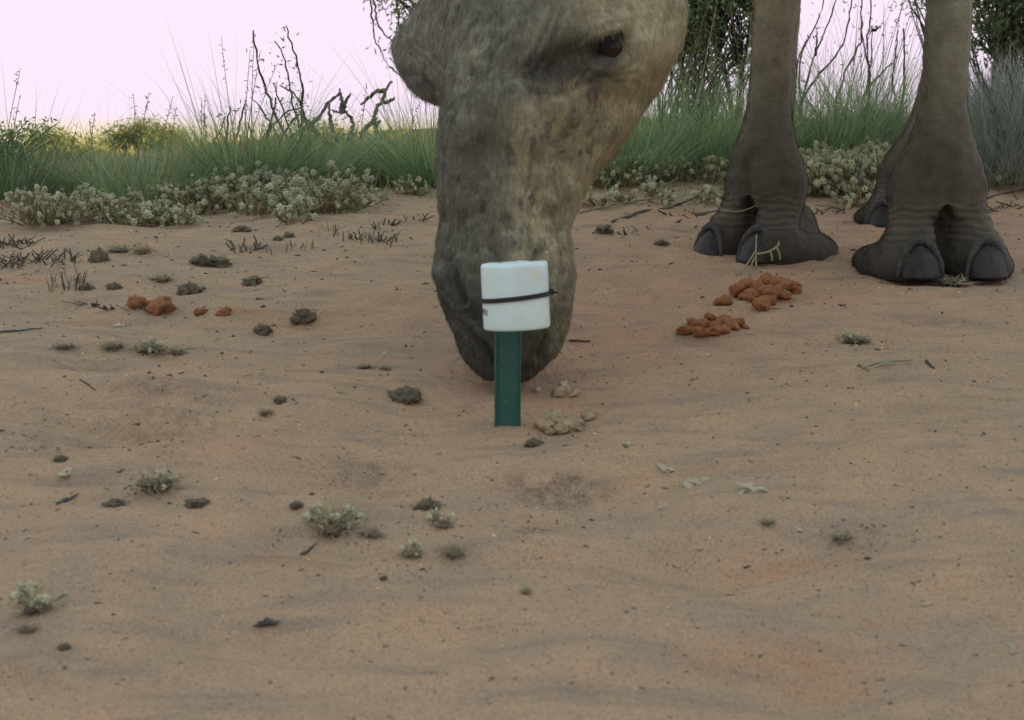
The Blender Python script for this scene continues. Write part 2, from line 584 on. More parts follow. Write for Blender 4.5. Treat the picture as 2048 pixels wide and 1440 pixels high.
# ------------------------------------------------------------------ camel: one lower leg in its own frame (l sideways, f towards the toes, z up)
def leg_field(l, f, z):
    p = np.stack([l, f, z], -1)
    zk = np.array([0.00, 0.075, .0985, .1285, .158, .188, .218, .248, .30, .36, .45, .62])
    rl = np.array([.050, .058, .0640, .0690, .0640, .0495, .0385, .0322, .0318, .0318, .0325, .036])
    rf = np.array([.050, .052, .052, .052, .050, .047, .043, .040, .039, .038, .038, .042])
    cf = np.array([-.02, -.012, -.008, -.004, -.002, 0, 0, 0, 0, 0, 0, 0])
    a = np.interp(z, zk, rl); bb = np.interp(z, zk, rf); c = np.interp(z, zk, cf)
    col = (np.sqrt((l / a) ** 2 + ((f - c) / bb) ** 2) - 1) * np.minimum(a, bb)
    col = np.maximum(col, .086 - z)
    # two back tendon cords of the cannon
    d = col
    d = smin(d, sd_cone(p, (0, -.040, .20), (0, -.036, .62), .017, .018), .012)
    al = np.abs(l)
    pa = np.stack([al, f, z], -1)
    dig = sd_cone(pa, (.037, -.004, .112), (.0430, .010, .068), .034, .0265)
    dig = smin(dig, sd_cone(pa, (.0430, .010, .068), (.048, .032, .042), .0265, .028), .02)
    dig = smin(dig, sd_cone(pa, (.048, .032, .042), (.049, .048, .024), .028, .028), .02)
    pad = sd_ell(pa, (.057, -.014, .008), (.056, .098, .034))
    heel = sd_ell(p, (0, -.055, .040), (.060, .06, .055))
    foot = smin(dig, pad, .028)
    foot = smin(foot, heel, .02)
    d = smin(d, foot, .022)
    # cleft between the toes
    cleft = np.maximum(np.maximum(np.abs(l) - .0025 - .0125 * sstep(.035, .060, z) * (1 - sstep(.085, .1, z)), z - .098), .014 - f)
    d = np.maximum(d, -cleft)
    return np.maximum(d, -.012 - z)

LH = 0.0027
lax = np.arange(-.135, .136, LH); fax = np.arange(-.135, .125, LH); zax = np.arange(-.02, .63, LH)
LL, FF, ZZ = np.meshgrid(lax, fax, zax, indexing='ij')
leg_v, leg_f = surface_nets(leg_field(LL, FF, ZZ), (lax[0], fax[0], zax[0]), LH)
del LL, FF, ZZ
# relax the cleft edges
def relax(v, f, it=2, lam=.5):
    for _ in range(it):
        s = np.zeros_like(v); c = np.zeros(len(v))
        for k in range(f.shape[1]):
            a = f[:, k]; bb = f[:, (k + 1) % f.shape[1]]
            np.add.at(s, a, v[bb]); np.add.at(c, a, 1); np.add.at(s, bb, v[a]); np.add.at(c, bb, 1)
        v = v + lam * (s / c[:, None] - v)
    return v
leg_v = relax(leg_v, leg_f, 3)
ln = vnormals(leg_v, leg_f)
zz = leg_v[:, 2]
# pastern wrinkles and soft unevenness
wr = .9 * np.sin(2 * PI * (zz / .0105 + .5 * fbm(leg_v * 30, 2, 5) + 6 * np.abs(leg_v[:, 0]))) * sstep(.035, .05, zz) * (1 - sstep(.09, .112, zz)) * sstep(-.02, .02, leg_v[:, 1])
leg_v = leg_v + ln * (.0011 * wr + .0016 * fbm(leg_v * 28, 3, 9) + .0006 * fbm(leg_v * 110, 2, 19) * (1 - sstep(.18, .3, zz)))[:, None]
# tendon groove on the front of the fetlock
leg_v = leg_v - ln * (.006 * np.exp(-(leg_v[:, 0] / .010) ** 2) * sstep(.080, .105, zz) * (1 - sstep(.125, .18, zz)) * (leg_v[:, 1] > 0))[:, None]

LEGS = []          # (origin, yaw, scale, lean_x, lean_y)
o = G(1868, 538); LEGS.append((o, math.radians(-2), 1.03, .02, .03))
o = G(1522, 508); LEGS.append((o, math.radians(47), 1.02, .042, .03))
o = G(1808, 444); LEGS.append((o, math.radians(16), .84, .24, .05))
LEGS.append((Vector((1.42, 3.25, GH(1.42, 3.25))), math.radians(14), 1.0, .05, .05))

def leg_to_world(v, L):
    o, yaw, sc, lx, ly = L
    fx, fy = -math.sin(yaw), -math.cos(yaw)
    lxv = (-fy, fx)
    w = np.empty_like(v)
    v = v * np.array([.97 if L is LEGS[1] else 1.0, 1, 1])
    w[:, 0] = o.x + sc * (v[:, 0] * lxv[0] + v[:, 1] * fx) + lx * np.maximum(v[:, 2] - .13, 0) * sc + lx * .5 * np.clip(v[:, 2] - .04, 0, .09)
    w[:, 1] = o.y + sc * (v[:, 0] * lxv[1] + v[:, 1] * fy) + ly * np.maximum(v[:, 2] - .13, 0) * sc
    w[:, 2] = o.z + sc * v[:, 2] - .002
    return w

body_v = []; body_f = []; body_c = []; nb = 0
hair_src = []
def fur_noise(v, s, seed): return fbm(v * s, 3, seed)
def add_body(v, f, c):
    global nb
    body_v.append(v); body_f.append(f + nb); body_c.append(c); nb += len(v)

for li, L in enumerate(LEGS):
    w = leg_to_world(leg_v, L)
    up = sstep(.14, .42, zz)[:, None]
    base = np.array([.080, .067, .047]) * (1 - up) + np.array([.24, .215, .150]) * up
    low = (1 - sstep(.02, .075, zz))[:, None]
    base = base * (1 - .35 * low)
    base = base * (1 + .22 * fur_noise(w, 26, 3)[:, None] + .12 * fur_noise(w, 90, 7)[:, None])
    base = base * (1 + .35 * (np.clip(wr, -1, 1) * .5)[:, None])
    # coat tinted lighter on the wrinkle crests, darker in the furrows
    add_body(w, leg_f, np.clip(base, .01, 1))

# ------------------------------------------------------------------ camel: head, lofted from its measured outline
PSI = math.radians(25)
HY = np.array([-225, -180, -120, -60, 0, 60, 120, 170, 205, 260, 310, 340, 400, 450, 500, 545, 580, 612, 645, 670, 690, 715, 740, 755, 766], float)
HL = np.array([1030, 950, 905, 880, 872, 878, 888, 893, 893, 886, 881, 880, 882, 881, 876, 873, 876, 884, 899, 911, 919, 933, 955, 975, 1000], float)
HR = np.array([1240, 1300, 1335, 1350, 1358, 1355, 1341, 1318, 1295, 1263, 1225, 1198, 1164, 1142, 1141, 1146, 1147, 1144, 1137, 1129, 1120, 1104, 1078, 1058, 1030], float)
HT = np.array([1.60, 1.585, 1.57, 1.555, 1.54, 1.525, 1.512, 1.50, 1.495, 1.482, 1.472, 1.466, 1.455, 1.447, 1.438, 1.43, 1.425, 1.421, 1.418, 1.416, 1.415, 1.414, 1.413, 1.412, 1.412])
HA = np.array([1.1, 1.15, 1.2, 1.25, 1.3, 1.35, 1.4, 1.45, 1.5, 1.5, 1.5, 1.45, 1.35, 1.2, 1.1, 1.05, 1.0, 1.0, .95, .92, .9, .88, .85, .8, .8])
NL, NA = 380, 330
lev = np.linspace(HY[0], HY[-1], NL)
def pch(x, xp, fp):
    # smooth interpolation through the table
    m = np.gradient(fp, xp)
    k = np.clip(np.searchsorted(xp, x) - 1, 0, len(xp) - 2)
    h = xp[k + 1] - xp[k]; t = (x - xp[k]) / h
    return (2*t**3-3*t**2+1)*fp[k] + (t**3-2*t**2+t)*h*m[k] + (-2*t**3+3*t**2)*fp[k+1] + (t**3-t**2)*h*m[k+1]
hl, hr, ht, ha = (pch(lev, HY, q) for q in (HL, HR, HT, HA))
ang = np.linspace(-PI, PI, NA, endpoint=False)
ca, sa = np.cos(ang), np.sin(ang)
nse = 2.5
rr = (np.abs(ca) ** nse + np.abs(sa) ** nse) ** (-1 / nse)
front = np.clip(ca, 0, 1); back = np.clip(-ca, 0, 1)
LU = rr * sa; BU = -rr * ca
head_v = np.zeros((NL, NA, 3))
for i in range(NL):
    y = lev[i]
    nar_f = .30 * float(sstep(150, 330, y)) * (1 - float(sstep(470, 580, y))) + .06
    nar_b = .34 * (1 - float(sstep(560, 680, y))) + .05
    l = LU * (1 - nar_f * front ** 1.5 - nar_b * back ** 1.5)
    bq = BU * ha[i]
    xo = l * math.cos(PSI) + bq * math.sin(PSI)
    t = ht[i]
    xl = (hl[i] - 1024) / FPX * t; xr = (hr[i] - 1024) / FPX * t
    s = (xr - xl) / (xo.max() - xo.min())
    cx = xl - s * xo.min()
    # brow ridges over the eyes stand out sideways from the skull
    gb = math.exp(-(abs(y - 108) / (90 if y > 108 else 125)) ** 3.4)
    gR = 1 + .74 * gb * np.exp(-((ang + 1.55) / .42) ** 2)
    gL = 1 + .20 * gb * np.exp(-((ang - 1.35) / .40) ** 2)
    l2 = l * s * gR * gL
    b2 = bq * s
    xo = l2 * math.cos(PSI) + b2 * math.sin(PSI)
    dz = b2 * math.cos(PSI) - l2 * math.sin(PSI)
    head_v[i] = CAMP + (t + dz)[:, None] * FW + (cx + xo)[:, None] * RT + ((720 - y) / FPX * t) * UP
hv = head_v.reshape(-1, 3)
hi = np.arange(NL * NA).reshape(NL, NA)
hj = np.roll(hi, -1, axis=1)
hf = np.stack([hi[:-1], hj[:-1], hj[1:], hi[1:]], -1).reshape(-1, 4)
# close the lips and the crown of the head with shrunken rings
ends = []
for row, c0 in ((hi[-1], +1), (hi[0], -1)):
    ring = hv[row]; cc = ring.mean(0)
    prev = row
    for k, q in enumerate((.8, .55, .3, .08)):
        nv = cc + (ring - cc) * q + (-UP if c0 > 0 else UP) * (.004 if c0 > 0 else .03) * (1 - q ** 2)
        base = len(hv); hv = np.vstack([hv, nv]); cur = np.arange(base, base + NA)
        a, bq = (prev, cur) if c0 > 0 else (cur, prev)
        ends.append(np.stack([a, np.roll(a, -1), np.roll(bq, -1), bq], -1)); prev = cur
hf = np.concatenate([hf] + ends)
if ((vnormals(hv, hf)[hi[NL // 2]] * (hv[hi[NL // 2]] - hv[hi[NL // 2]].mean(0))).sum()) < 0:
    hf = hf[:, ::-1]

def seg_dist(px, py, poly):
    d = np.full(px.shape, 1e9)
    for (x0, y0), (x1, y1) in zip(poly[:-1], poly[1:]):
        dx, dy = x1 - x0, y1 - y0
        t = np.clip(((px - x0) * dx + (py - y0) * dy) / (dx * dx + dy * dy + 1e-9), 0, 1)
        d = np.minimum(d, np.hypot(px - x0 - t * dx, py - y0 - t * dy))
    return d

def sculpt(v, f, strokes):
    """each stroke: polyline on the seen side of the animal, radius, height in mm"""
    for group in strokes:
        n = vnormals(v, f)
        px, py, t = project(v)
        facing = sstep(-.05, .25, -(n @ unit(FW)))
        disp = np.zeros(len(v))
        for poly, r, mm in group:
            d = seg_dist(px, py, poly) if len(poly) > 1 else np.hypot(px - poly[0][0], py - poly[0][1])
            disp += mm * .001 * np.exp(-(d / r) ** 2)
        v = v + n * (disp * facing)[:, None]
    return v

strokes = [[
    # bones: nasal bridge, facial crest, cheek hollow, jaw
    ([(935, 60), (915, 130), (905, 210), (900, 300), (905, 400)], 34, 5),
    ([(1035, 185), (1047, 250), (1044, 300), (1034, 357), (1028, 400), (1040, 480)], 16, 8),
    ([(1075, 270), (1090, 320), (1097, 380), (1103, 440)], 20, 4),
    ([(975, 250), (965, 330), (960, 420)], 34, -8),
    ([(1130, 260), (1125, 320)], 40, -8),
    ([(1185, 205), (1150, 250)], 26, 4),
    ([(1110, 130), (1150, 108)], 36, -15),
    ([(1085, 165), (1120, 172), (1160, 168)], 18, 3),
    ([(1300, 90), (1285, 170), (1240, 250)], 30, 5),
    ([(870, 185), (845, 168), (822, 150)], 16, -8),
    # lips: the cleft upper lip, the mouth line and the loose lower lip
    ([(930, 600), (960, 650), (985, 720)], 30, 5),
    ([(1095, 600), (1088, 660), (1065, 715)], 30, 5),
    ([(1020, 560), (1018, 640), (1012, 740)], 14, -7),
], [
    ([(1108, 420), (1116, 480), (1121, 540), (1117, 600), (1104, 660), (1082, 715)], 8, -14),
    ([(1104, 400), (1108, 470), (1112, 540), (1108, 600), (1096, 655)], 8, 5),
    ([(880, 600), (905, 642), (940, 662), (970, 695), (986, 730)], 8, -15),
    ([(893, 590), (918, 632), (950, 655), (980, 690)], 8, 5),
    ([(940, 715), (965, 745)], 22, 3),
    # nostril slits
    ([(900, 520), (918, 560), (926, 600)], 9, -13), ([(915, 520), (935, 560), (940, 600)], 10, 5), ([(885, 540), (900, 580)], 10, 4),
    ([(1075, 500), (1068, 545), (1062, 590)], 8, -12), ([(1090, 510), (1084, 560)], 8, 4),
    ([(985, 500), (1000, 515)], 9, -4),
    # folds above the eye and on the other brow
    ([(1107, 20), (1085, 75), (1054, 132)], 6, -4), ([(1125, 20), (1103, 80), (1072, 139)], 6, -4),
    ([(1116, 20), (1094, 78), (1063, 136)], 6, 3), ([(1098, 20), (1074, 78), (1046, 125)], 7, 2.5), ([(1136, 25), (1116, 85), (1086, 135)], 6, 2.5),
    ([(822, 95), (850, 118), (880, 150)], 4, -2.2), ([(820, 108), (846, 130), (874, 160)], 4, -2.2), ([(830, 84), (858, 106), (888, 136)], 4, -2.2),
    ([(1020, 60), (1005, 110)], 12, 3), ([(1120, 190), (1190, 160), (1215, 150)], 9, -3),
], [
    # eye socket, lids and the wrinkles in front of it
    ([(1200, 104), (1232, 94)], 24, -17),
    ([(1165, 92), (1190, 76), (1218, 64), (1246, 54), (1256, 30)], 9, 6),
    ([(1174, 116), (1190, 137), (1222, 142), (1250, 124), (1260, 88)], 7, 4),
    ([(1175, 60), (1210, 46), (1240, 36)], 14, 4),
    ([(1260, 20), (1258, 70), (1256, 110)], 5, -4),
    ([(1176, 140), (1162, 160), (1150, 178)], 4, -3),
    ([(1230, 150), (1270, 145)], 3, -1.2), ([(1228, 162), (1272, 160)], 3, -1.2), ([(1240, 135), (1275, 128)], 3, -1.2),
]]
hv = sculpt(hv, hf, strokes)
hn = vnormals(hv, hf)
hv = hv + hn * (.0022 * fbm(hv * 22, 3, 61) + .0010 * fbm(hv * 75, 3, 67))[:, None]
hn = vnormals(hv, hf)
hpx, hpy, hpt = project(hv)
facing = sstep(-.1, .2, -(hn @ unit(FW)))

# coat colours: grey-brown with dark freckles, tawny jaw, dark skin round eyes and lips
def blob(x, y, rx, ry, rot=0):
    c, s = math.cos(rot), math.sin(rot)
    u = ((hpx - x) * c + (hpy - y) * s) / rx; v = (-(hpx - x) * s + (hpy - y) * c) / ry
    return np.exp(-(u * u + v * v)) * facing
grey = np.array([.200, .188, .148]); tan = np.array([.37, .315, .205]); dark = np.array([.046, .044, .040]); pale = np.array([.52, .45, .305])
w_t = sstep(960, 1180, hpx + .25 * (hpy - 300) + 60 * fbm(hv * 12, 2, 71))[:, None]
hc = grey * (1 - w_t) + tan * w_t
pal = np.clip(blob(1050, 250, 34, 90) + .9 * blob(1060, 430, 36, 100) + .6 * blob(1180, 300, 60, 70, -.8) + .6 * blob(1300, 80, 40, 90) + .45 * blob(1035, 600, 40, 60) + .5 * blob(940, 140, 20, 80, .1), 0, 1)
pal *= .65 + .35 * fbm(hv * 40, 3, 75)
hc = hc + (pale - hc) * np.clip(pal, 0, 1)[:, None] * .8
fr = fbm(hv * np.array([95, 95, 72]), 3, 81)
frm = np.clip(.25 + blob(960, 150, 80, 120) + blob(960, 330, 80, 150) + blob(1060, 360, 60, 160) + .7 * blob(1160, 300, 90, 90) + .7 * blob(1180, 200, 60, 50), 0, 1)
fk = sstep(.33, .58, fr) * frm
fr2 = sstep(.40, .62, fbm(hv * 190, 2, 83)) * frm
hc = hc + (dark * 1.3 - hc) * (np.clip(.52 * fk + .34 * fr2, 0, 1))[:, None]
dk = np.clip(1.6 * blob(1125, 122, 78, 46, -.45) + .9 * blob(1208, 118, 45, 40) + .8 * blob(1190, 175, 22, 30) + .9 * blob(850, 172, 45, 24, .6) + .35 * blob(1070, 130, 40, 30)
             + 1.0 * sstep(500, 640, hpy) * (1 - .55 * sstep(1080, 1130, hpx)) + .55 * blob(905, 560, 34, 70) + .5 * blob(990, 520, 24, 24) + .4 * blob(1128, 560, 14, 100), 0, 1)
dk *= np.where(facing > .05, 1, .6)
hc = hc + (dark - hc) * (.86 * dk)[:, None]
hc = hc * (1 + .16 * fbm(hv * 45, 3, 91) + .10 * fbm(hv * 160, 2, 93))[:, None]
rust = np.clip(.8 * blob(1320, 150, 20, 60, .4) + .6 * blob(1230, 300, 18, 80, .6) + .4 * blob(1200, 190, 60, 30), 0, 1)[:, None]
hc = hc + (np.array([.26, .15, .08]) - hc) * rust * .6
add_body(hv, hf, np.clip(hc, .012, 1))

# ------------------------------------------------------------------ camel: neck, trunk, hump and upper legs
def ltop(L, z):
    return leg_to_world(np.array([[0, -.005, z]]), L)[0]
k0, k1, k2, k3 = (ltop(L, .60) for L in LEGS)
poll = P(1150, -150, 1.62)
chest = np.array([.64, 2.5, 1.50]); rump = np.array([1.14, 3.4, 1.52])
def trunk_field(p):
    d = sd_cone(p, poll, poll + np.array([.05, .14, .02]), .10, .11)
    d = smin(d, sd_cone(p, poll + np.array([.05, .14, .02]), np.array([.38, 2.05, .90]), .11, .13), .06)
    d = smin(d, sd_cone(p, np.array([.38, 2.05, .90]), chest + np.array([0, 0, -.1]), .13, .24), .08)
    d = smin(d, sd_cone(p, chest, rump, .31, .31), .1)
    d = smin(d, sd_ell(p, (chest + rump) / 2 + np.array([0, 0, .42]), (.26, .32, .32)), .15)
    hip = rump + np.array([0, .02, -.05])
    for k, sh in ((k0, chest + np.array([.16, -.08, -.15])), (k1, chest + np.array([-.18, -.12, -.15]))):
        d = smin(d, sd_cone(p, k, sh, .052, .11), .06)
    for k, sh in ((k2, hip + np.array([-.2, -.1, -.05])), (k3, hip + np.array([.18, .02, -.05]))):
        d = smin(d, sd_cone(p, k, sh, .05, .15), .06)
    return d
TH = .02
ax = [np.arange(a, b_, TH) for a, b_ in ((-.1, 1.75), (1.4, 4.0), (.62, 2.3))]
PT = np.stack(np.meshgrid(*ax, indexing='ij'), -1)
tv, tf = surface_nets(trunk_field(PT), [a[0] for a in ax], TH)
del PT
tc = np.tile(np.array([.33, .28, .19]), (len(tv), 1)) * (1 + .2 * fbm(tv * 9, 3, 97))[:, None]
add_body(tv, tf, np.clip(tc, .01, 1))

m_fur, nt, b = mat('camel_coat')
pw = wpos(nt)
fc = attr(nt, 'coat')
f1 = noise(nt, 220, 3, .7, pw)
c = mixc(nt, ramp(nt, f1, [(.3, .35), (.55, 0)]), fc.outputs['Color'], (.03, .028, .025))
nt.links.new(c, b.inputs['Base Color'])
b.inputs['Roughness'].default_value = .78
b.inputs['Specular IOR Level'].default_value = .22
b.inputs['Sheen Weight'].default_value = .12
b.inputs['Sheen Roughness'].default_value = .5
mpf = N(nt, 'ShaderNodeMapping'); mpf.inputs['Scale'].default_value = (1, 1, .22); nt.links.new(pw, mpf.inputs['Vector'])
bump(nt, b, noise(nt, 520, 3, .7, mpf.outputs[0]), .55, .0016)

camel = empty('camel', (float(LEGS[0][0].x + LEGS[1][0].x) / 2, float(LEGS[0][0].y), float(LEGS[0][0].z)))
tag(camel, 'grey-brown dromedary camel lowering its freckled muzzle behind the green stake', 'camel')
def child(o):
    """parent to the camel without moving"""
    o.parent = camel
    o.matrix_parent_inverse = Matrix.Translation(-camel.location)
    return o
bv = np.concatenate(body_v); bf = np.concatenate(body_f); bc = np.concatenate(body_c)
bc = np.clip(bc * np.array(WB), .008, 1)
me = np_mesh('body', bv, bf, m_fur)
set_color(me, 'coat', bc)
body = child(link('body', me))

# ------------------------------------------------------------------ camel: short fur and whiskers as hair strands
def strands(name, roots, dirs, lengths, radius, cols, bend, material, npt=4):
    n = len(roots)
    hcv = bpy.data.hair_curves.new(name)
    hcv.add_curves([npt] * n)
    s = np.linspace(0, 1, npt)
    pos = roots[:, None, :] + dirs[:, None, :] * (lengths[:, None] * s)[..., None] + bend[:, None, :] * (lengths[:, None] * s ** 2)[..., None]
    hcv.points.foreach_set('position', pos.astype(np.float32).ravel())
    ra = hcv.attributes.new('radius', 'FLOAT', 'POINT')
    ra.data.foreach_set('value', np.tile(radius * (1 - .8 * s), n).astype(np.float32))
    ca_ = hcv.attributes.new('coat', 'FLOAT_COLOR', 'POINT')
    cc = np.repeat(np.hstack([cols, np.ones((n, 1))]), npt, axis=0).astype(np.float32)
    ca_.data.foreach_set('color', cc.ravel())
    hcv.materials.append(material)
    return child(link(name, hcv))

m_hair, nt, b = mat('camel_hair')
fc = attr(nt, 'coat')
nt.links.new(fc.outputs['Color'], b.inputs['Base Color'])
b.inputs['Roughness'].default_value = .7
b.inputs['Specular IOR Level'].default_value = .2

bn = vnormals(bv, bf)
bpx, bpy_, bpt = project(bv)
vis = (-(bn @ unit(FW)) > -.35) & (bpx > 760) & (bpx < 2120) & (bpy_ > -60) & (bpy_ < 780)
hi_ = np.nonzero(vis)[0]
# leave the eye opening bare
eye_d = np.hypot((bpx - 1216) / 30, (bpy_ - 102) / 24)
hi_ = hi_[~((eye_d[hi_] < 1) & (bpt[hi_] < 1.6))]
pick = rng.choice(hi_, 120000)
roots = bv[pick] + rng.normal(0, .0009, (len(pick), 3))
nn = bn[pick]
down = np.array([0, .0, -1.0]) + rng.normal(0, .22, (len(pick), 3))
tang = unit(down - nn * (down * nn).sum(1)[:, None])
head = bpt[pick] < 1.72
dirs = unit(tang + nn * np.where(head, .30, .26)[:, None] + rng.normal(0, .08, nn.shape))
ln_ = np.where(head, .0080, .0085) * rng.uniform(.6, 1.3, len(pick))
ln_ *= np.where(head & (bpy_[pick] > 560), .55, 1.0)
cols = bc[pick] * rng.uniform(.70, 1.35, (len(pick), 1))
roots = roots - nn * .0006
strands('fur', roots, dirs, ln_, .00026, np.clip(cols, .01, 1), tang * .35 - nn * .12, m_hair)
# long whiskers on lips and chin
wsel = np.nonzero((bpt < 1.6) & (bpy_ > 640) & (bpy_ < 768) & (-(bn @ unit(FW)) > -.6))[0]
pick = rng.choice(wsel, 170)
nn = bn[pick]
dirs = unit(nn + np.array([0, 0, -.55]) + rng.normal(0, .3, nn.shape))
strands('whisker', bv[pick], dirs, rng.uniform(.010, .030, len(pick)), .00016, np.tile([.10, .09, .075], (len(pick), 1)), rng.normal(0, .2, nn.shape) + np.array([0, 0, -.25]), m_hair, 5)

# ------------------------------------------------------------------ camel: eye, lashes and toenails
m_eye, nt, b = mat('wet_dark_eye')
c = mixc(nt, ramp(nt, noise(nt, 60, 2, .5, wpos(nt)), [(.35, 0), (.65, 1)]), (.012, .009, .008), (.03, .015, .010))
nt.links.new(c, b.inputs['Base Color'])
b.inputs['Roughness'].default_value = .04
b.inputs['Specular IOR Level'].default_value = .3
sel = np.argmin(np.hypot(hpx - 1217, hpy - 101) + 1e4 * (facing < .3))
ec = P(1215, 100, float(hpt[sel]) + .0135)
bm = bmesh.new()
bmesh.ops.create_uvsphere(bm, u_segments=40, v_segments=24, radius=.0225)
me = bpy.data.meshes.new('eyeball'); bm.to_mesh(me); bm.free(); me.shade_smooth(); me.materials.append(m_eye)
eye = link('eyeball', me); eye.location = ec; child(eye)
EYE_C = ec
lp = [(1178, 92), (1190, 84), (1204, 77), (1218, 71), (1232, 66), (1244, 63)]
lr = []
for (x, y) in lp:
    k = np.argmin(np.hypot(hpx - x, hpy - y) + 1e4 * (facing < .2)); lr.append((hv[k], hn[k]))
roots = []; dirs = []
for k in range(110):
    q = rng.uniform(0, len(lr) - 1.001); i = int(q); t = q - i
    roots.append(lr[i][0] * (1 - t) + lr[i + 1][0] * t + rng.normal(0, .0008, 3)); dirs.append(unit(lr[i][1]))
roots = np.array(roots); dirs = unit(np.array(dirs) * .8 + np.array([.15, -.1, -.55]) + rng.normal(0, .14, (110, 3)))
strands('eyelash', roots, dirs, rng.uniform(.009, .018, 110), .00030, np.tile([.03, .027, .025], (110, 1)), np.tile([.05, -.12, .12], (110, 1)), m_hair, 5)

m_nail = simple_mat('horn_nail', (.034, .032, .028), rough=.5, scale=70, col2=(.014, .013, .012), bumpd=.0014, tint=False, spec=.28)
m_cut = simple_mat('cuticle_skin', (.075, .074, .070), rough=.8, scale=140, col2=(.04, .038, .036), bumpd=.0015, tint=False)
def nail_mesh():
    nu, nv = 25, 17
    v = []; f = []
    for j in range(nv):
        t = j / (nv - 1)                       # 0 at the ground, 1 at the tip of the arch
        w = .0275 * (1 - t ** 2.6) ** .62 + .0008
        dep = .026 * (1 - .62 * t ** 1.3)
        for i in range(nu):
            a = PI * i / (nu - 1)
            ridge = 1 + .04 * math.exp(-((a - PI / 2) / .16) ** 2) + .012 * math.sin(a * 17) + .01 * math.sin(a * 29 + 4 * t)
            v.append((w * math.cos(a), dep * (math.sin(a) ** .8) * ridge - .004 * t, .049 * t - .004))
    for j in range(nv - 1):
        for i in range(nu - 1):
            f.append((j * nu + i, j * nu + i + 1, (j + 1) * nu + i + 1, (j + 1) * nu + i))
    f.append(tuple(range(nu))[::-1])
    f.append(tuple((nv - 1) * nu + i for i in range(nu)))
    for j in range(nv - 1):
        pass
    return np.array(v), f
nail_v, nail_f = nail_mesh()
def cuticle_pts():
    pts = []
    for k in range(25):
        a = PI * k / 24
        x = .0315 * math.cos(a); t = math.sin(a) ** .85
        pts.append((x * (1 - .15 * t), -.002 + .0085 * t * (1 - .3 * t), .053 * t - .003))
    return np.array(pts)
cut_v = cuticle_pts()
for li, L in enumerate(LEGS[:3]):
    for sgn in (-1, 1):
        def place(v):
            a = sgn * .12
            w = np.array(v, float).copy()
            x, y = w[:, 0].copy(), w[:, 1].copy()
            w[:, 0] = x * math.cos(a) + y * math.sin(a) + sgn * .0490
            w[:, 1] = -x * math.sin(a) + y * math.cos(a) + .083
            # the nail leans back with the toe
            w[:, 1] -= .28 * np.maximum(w[:, 2], 0)
            return leg_to_world(w, L)
        mb = MB(); mb.add(place(nail_v), nail_f)
        nl = child(mb.build('toenail', m_nail, smooth=True))
        mb = MB(); cw = place(cut_v)
        rad = (.0036 + .0034 * np.sin(np.linspace(0, PI, 25))) * rng.uniform(.8, 1.2, 25)
        mb.tube(cw, rad, 8)
        ct = mb.build('cuticle', m_cut, smooth=True)
        ct.parent = nl

# ------------------------------------------------------------------ the marker stake and the white pot tied to it
m_stake, nt, b = mat('green_painted_steel')
pw = wpos(nt)
c = mixc(nt, ramp(nt, noise(nt, 35, 4, .6, pw), [(.35, 0), (.7, 1)]), (.012, .078, .066), (.017, .098, .082))
c = mixc(nt, ramp(nt, noise(nt, 240, 3, .7, pw), [(.60, 0), (.72, .6)]), c, (.22, .16, .10))
c = mixc(nt, ramp(nt, noise(nt, 60, 5, .8, pw), [(.58, 0), (.75, .35)]), c, (.10, .12, .09))
nt.links.new(c, b.inputs['Base Color'])
b.inputs['Roughness'].default_value = .5
m_pvc, nt, b = mat('white_plastic')
po = opos(nt)
c = mixc(nt, ramp(nt, noise(nt, 40, 4, .6, po), [(.3, 0), (.75, 1)]), (.68, .80, .83), (.60, .71, .73))
sx = N(nt, 'ShaderNodeVectorMath', operation='DISTANCE'); nt.links.new(po, sx.inputs[0]); sx.inputs[1].default_value = (.021, -.026, .018)
c = mixc(nt, ramp(nt, sx.outputs['Value'], [(.002, .4), (.010, 0)]), c, (.62, .60, .30))
c = mixc(nt, ramp(nt, noise(nt, 150, 3, .7, po), [(.64, 0), (.72, .4)]), c, (.45, .36, .26))
nt.links.new(c, b.inputs['Base Color'])
b.inputs['Roughness'].default_value = .38
b.inputs['Subsurface Weight'].default_value = 0.0
m_tie = simple_mat('black_nylon', (.012, .011, .012), rough=.45, scale=200, tint=False, spec=.45)
m_ink = simple_mat('faded_ink', (.035, .045, .055), rough=.7, scale=300, tint=False)

pb = G(1015, 850)
stake = empty('marker_stake', pb)
tag(stake, 'flat dark green marker stake standing upright in the sand', 'stake')
sw, sdp = .0262, .010
mb = MB()
# a rolled steel picket: shallow channel with folded edges
prof = [(-.0131, -.003), (-.0125, -.0042), (-.0108, -.0046), (-.0100, -.0020), (.0112, -.0020), (.0120, -.0042), (.0131, -.003), (.0131, .0015), (-.0131, .0015)]
z0, z1 = -.12, .128
vv = []; ff = []
for z in np.linspace(z0, z1, 14):
    for (x, y) in prof:
        vv.append((x + .0006 * z / .2, y, z))
k = len(prof)
for j in range(13):
    for i in range(k):
        ff.append((j * k + i, j * k + (i + 1) % k, (j + 1) * k + (i + 1) % k, (j + 1) * k + i))
ff.append(tuple(range(k))[::-1]); ff.append(tuple(13 * k + i for i in range(k)))
mb.add(vv, ff)
mb.build('shaft', m_stake, stake)

